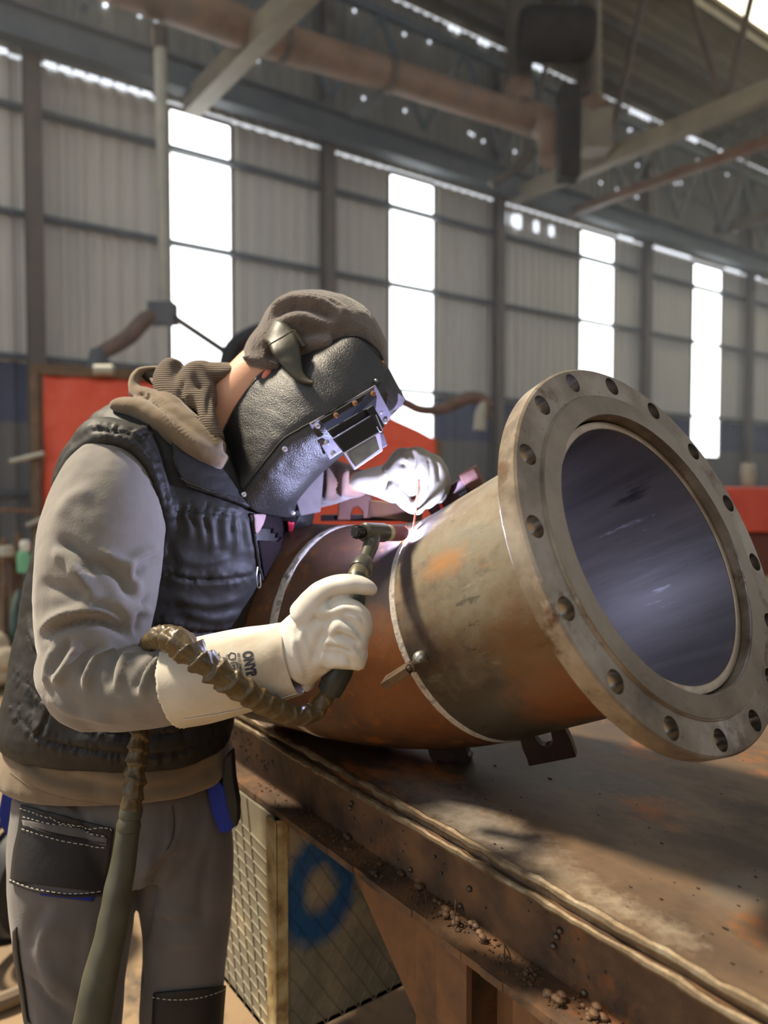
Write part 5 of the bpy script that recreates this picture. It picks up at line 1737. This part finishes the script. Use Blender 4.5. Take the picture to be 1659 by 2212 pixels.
def wrapped(rows, amp, twist, n=40, sub=16, seed=1, r_jit=.12):
    """leather wrapped round a cable: rolled, overlapping folds"""
    Q = interp_rows([list(r) for r in rows], sub)
    cs = [P(q[0], q[1], q[2]) for q in Q]
    g = MB(); v = []; s = 0
    u = None
    for i, q in enumerate(Q):
        t = (cs[min(i + 1, len(cs) - 1)] - cs[max(i - 1, 0)]).normalized()
        if u is None: u = t.cross(FW).normalized()
        u = (u - t * u.dot(t)).normalized(); w = t.cross(u)
        if i: s += (cs[i] - cs[i - 1]).length
        rr = q[3] * q[2] / FPX
        for k in range(n):
            a = 2 * math.pi * k / n
            ph = s * twist + a / (2 * math.pi) + .35 * noise.noise(Vector((s * 22, math.cos(a) * .8, math.sin(a) * .8 + seed)))
            fr = ph - math.floor(ph)
            h = (fr ** 1.6 if fr < .86 else (1 - fr) / .14 * .78) - .35           # a lapped edge
            h += .35 * noise.noise(Vector((s * 60, math.cos(a) * 2, math.sin(a) * 2 + seed)))
            v.append(cs[i] + (u * math.cos(a) + w * math.sin(a)) * (rr * (1 + amp * q[4] * h)))
    m = len(Q); f = []
    for i in range(m - 1):
        for k in range(n):
            k2 = (k + 1) % n
            f.append((i * n + k, i * n + k2, (i + 1) * n + k2, (i + 1) * n + k))
    f.append(tuple(range(n))[::-1]); f.append(tuple(range((m - 1) * n, m * n)))
    return g.add(v, f)
obj('cable_wrap', wrapped([(716,1484,1.064,18,.3),(700,1512,1.062,18,.5),(680,1536,1.058,21,.5),(650,1546,1.045,22,.4),(610,1538,1.03,25,.3),(560,1512,1.01,26,.5),(510,1480,.99,28,.8),(470,1454,.983,29,1.2),(430,1424,.985,28,1.6),(395,1394,1.0,27,1.7),(362,1378,1.03,24,1.5),(336,1380,1.07,20,1.2),(318,1400,1.13,17,1),(312,1440,1.195,17,1),(306,1500,1.205,18,1),(302,1575,1.185,20,1),(296,1640,1.17,21,1),(290,1700,1.155,22,1),(284,1748,1.15,22,.6)], .42, 46, n=48, sub=22), m_wrap, torch, angle=0, label='creased brown leather wrap')
obj('coupling', MB().tube([P(285,1742,1.15), P(284,1748,1.15), P(281,1764,1.148), P(280,1768,1.148), P(278,1782,1.146), P(277,1788,1.146)], [.0155, .0172, .0172, .0158, .0185, .0180], n=28), m_tube, torch)
lower = [(278,1784,1.146,24),(262,1880,1.13,29),(245,1980,1.11,33),(222,2090,1.09,36),(198,2212,1.07,40),(178,2330,1.06,42),(160,2480,1.06,44)]
lw = loft([(a, b, c, d, d * c / FPX * .8) for a, b, c, d in lower], sub=10, n=32)
lm = lw.mesh('l')
wrinkle(lm, .003, 22, (1, 1, .7), 4)
obj('cable_sheath', lm, m_tube, torch, angle=0, label='smooth olive cable sheath')
pe = P(160, 2480, 1.06)
obj('cable_tail', MB().tube([pe, pe - UP * .08 - FW * .02, Vector((pe.x, pe.y, .06)) - FW * .05 - RT * .05, Vector((pe.x, pe.y, .035)) - FW * .2 - RT * .2, Vector((pe.x, pe.y, .03)) - RT * .6 - FW * .2], [.026, .026, .026, .026, .026], n=16, sub=6), m_tube, torch)

rodm = mat('copper_rod_hot', (214, 120, 92), rough=.4, emis=(255, 110, 70), estr=.6)
tag(obj('filler_rod', MB().tube([P(904,1040,1.345), P(897,1110,1.318), P(892,1148,1.264)], [.0016, .0017, .0012], n=8), rodm), 'thin reddish filler rod between the rod glove and the arc', 'rod')
m_arc = mat('arc_core', (255, 255, 255), emis=(255, 240, 225), estr=60)
m_hot = mat('hot_metal', (255, 120, 80), emis=(255, 90, 50), estr=6)
arc = thing('welding_arc', 'tiny blinding arc where cup, rod and seam meet', 'arc', P(886, 1154, 1.262))
obj('arc_core', MB().ball(P(882,1155,1.262), .0017), m_arc, arc)
obj('hot_bead', MB().tube([P(877,1156,1.268), P(873,1166,1.262), P(869,1178,1.256)], [.0024, .0022, .001], n=8), m_hot, arc)
rn = random.Random(12)
c0 = P(886, 1153, 1.256)
for k, (dx, dy, L) in enumerate(((14, -16, 1), (-26, 16, 1), (26, -10, .8), (18, 22, 1), (-14, 24, .7), (-8, -18, .8), (32, 6, .6))):
    obj('spark', MB().tube([c0 + (RT * dx + UP * dy) * .00025, c0 + (RT * dx + UP * dy) * .0008 * L], [.00035, .00012], n=5), m_hot, arc)
def plight(name, p, e, col, r=.0012):
    l = bpy.data.lights.new(name, 'POINT'); l.energy = e; l.color = col; l.shadow_soft_size = r
    o = bpy.data.objects.new(name, l); C.objects.link(o); o.location = p
    return o
_w = P(886, 1154, 1.27); _a = PC + AX * (_w - PC).dot(AX); _r = (_w - _a).normalized()
plight('arc_light', _a + _r * .2062, 8.5, (.56, .60, 1.0))
# added lamp in the bore, for arc light coming through the root gap
RG = PC - AX * (SL - .012) + (P(884, 1156, 1.27) - (PC - AX * SL)).normalized() * .17
plight('root_glow', RG, 3.4, (.62, .66, 1.0))

# ================================================================== things on and round the pipe
m_lug = mat('burnt_lug', [(30,24,24), (58,40,36), (44,34,32)], scale=30, rough=.45, metal=.4, bump=.6, bscale=60)
m_lugr = mat('rust_red_lug', [(84,46,34), (106,64,46)], scale=18, rough=.6, bump=.4, bscale=60)
def lug(pts, Y, d, m, label=None, name='lug'):
    g = MB().prism([P(a, b, Y) for a, b in pts], (FW * .9 + RT * .3) * d)
    return obj(name, g, m, t_pipe, smooth=False, label=label, bevel=.0015)
t_pipe = t if False else bpy.data.objects['flanged_pipe']
lug([(1123,1596),(1151,1588),(1158,1600),(1166,1610),(1176,1614),(1188,1610),(1193,1600),(1189,1580),(1219,1572),(1232,1598),(1245,1636),(1142,1656),(1138,1640),(1128,1618)], 1.215, .028, m_lug, 'burnt notched lug under the straight pipe')
lug([(919,1600),(943,1600),(950,1610),(962,1617),(972,1613),(978,1604),(1004,1604),(1009,1630),(1016,1636),(1012,1652),(1004,1656),(946,1643),(944,1651),(936,1651),(926,1630)], 1.325, .03, m_lug, 'burnt notched lug under the seam')
lug([(778,1566),(836,1576),(832,1610),(780,1598)], 1.42, .03, m_lug, 'dark block under the elbow')
# wedge across the seam with its stud
pm = bvh(bpy.data.objects['straight_pipe'].data)
m_wedge = mat('wedge_iron', [(54,46,38), (104,88,70), (74,62,50)], scale=24, rough=.45, metal=.5, bump=.4, bscale=60)
wp = [P(832,1476,1.115), P(886,1442,1.095), P(922,1432,1.11)]
g = MB().bar(wp[0], wp[1], .013, .026, up=FW).bar(wp[1] - (wp[2] - wp[1]) * .05, wp[2], .012, .020, up=FW)
obj('wedge', g, m_wedge, t_pipe, smooth=False, label='bent iron wedge tacked over the seam', bevel=.0015)
obj('stud', MB().ball(P(908,1423,1.135), (.012, .012, .012)), mat('bright_weld', [(150,150,140), (196,196,184)], scale=60, rough=.3, metal=.8, bump=.4, bscale=100), t_pipe, label='bright tack weld blob')
for a in ((884,1444,1.088), (893,1440,1.088), (866,1452,1.12)): obj('tack_weld', MB().ball(P(*a), (.004, .004, .004)), m_wedge, t_pipe)
# brackets on the far side of the pipe
t2 = thing('alignment_bracket', 'rusty steel alignment bracket behind the pipe top, left of the rod glove', 'bracket', P(770, 1120, 1.55))
g = MB().prism([P(a, b, 1.55) for a, b in ((732,1070),(738,1064),(800,1068),(806,1080),(804,1122),(784,1122),(782,1104),(772,1095),(762,1098),(757,1112),(757,1124),(728,1124))], FW * .05)
obj('bracket_block', g, m_lugr, t2, smooth=False, bevel=.003)
obj('bracket_bar', MB().bar(P(805,1098,1.56), P(905,1112,1.50), .034, .03, up=FW), mat('clamp_bar', [(88,60,46), (106,76,60)], scale=20, rough=.55), t2, smooth=False, bevel=.002)
obj('bracket_foot', MB().bar(P(700,1118,1.60), P(905,1118,1.56), .012, .05, up=FW), m_lug, t2, smooth=False)
t2 = thing('alignment_clamp', 'maroon slanting clamp behind the pipe, right of the rod glove', 'clamp', P(990, 1070, 1.44))
obj('clamp_bar', MB().bar(P(930,1104,1.42), P(1034,1036,1.39), .040, .03, up=FW), mat('maroon_paint', [(74,38,40), (92,52,52)], scale=14, rough=.5), t2, smooth=False, bevel=.003)
obj('clamp_jaw', MB().bar(P(1006,1048,1.385), P(1040,1030,1.375), .046, .034, up=FW), m_lugr, t2, smooth=False, bevel=.003)
obj('clamp_screw', MB().tube([P(996,1072,1.36), P(1012,1062,1.355)], .011, n=14), m_plastic, t2)
obj('glow_stick', MB().tube([P(950,1084,1.37), P(955,1100,1.37)], .003, n=8), mat('red_glow_colour', (236, 70, 50), rough=.5), t2)  # the stick's red glow is put into its colour
# pale scrapes on the table top and a few loose crumbs
scr = bpy.data.objects['welding_table']
g = MB()
for k in range(90):
    p = on_z(rn.uniform(700, 1659), rn.uniform(1640, 2100), TZ)
    if p.x < TX + .01: continue
    s = rn.uniform(.0006, .0018); g.ball(p + UP * s * .4, (s, s * rn.uniform(1, 3), s * .6), n=3)
o = obj('table_crumbs', g, m_lug, scr, smooth=False); o['kind'] = 'stuff'
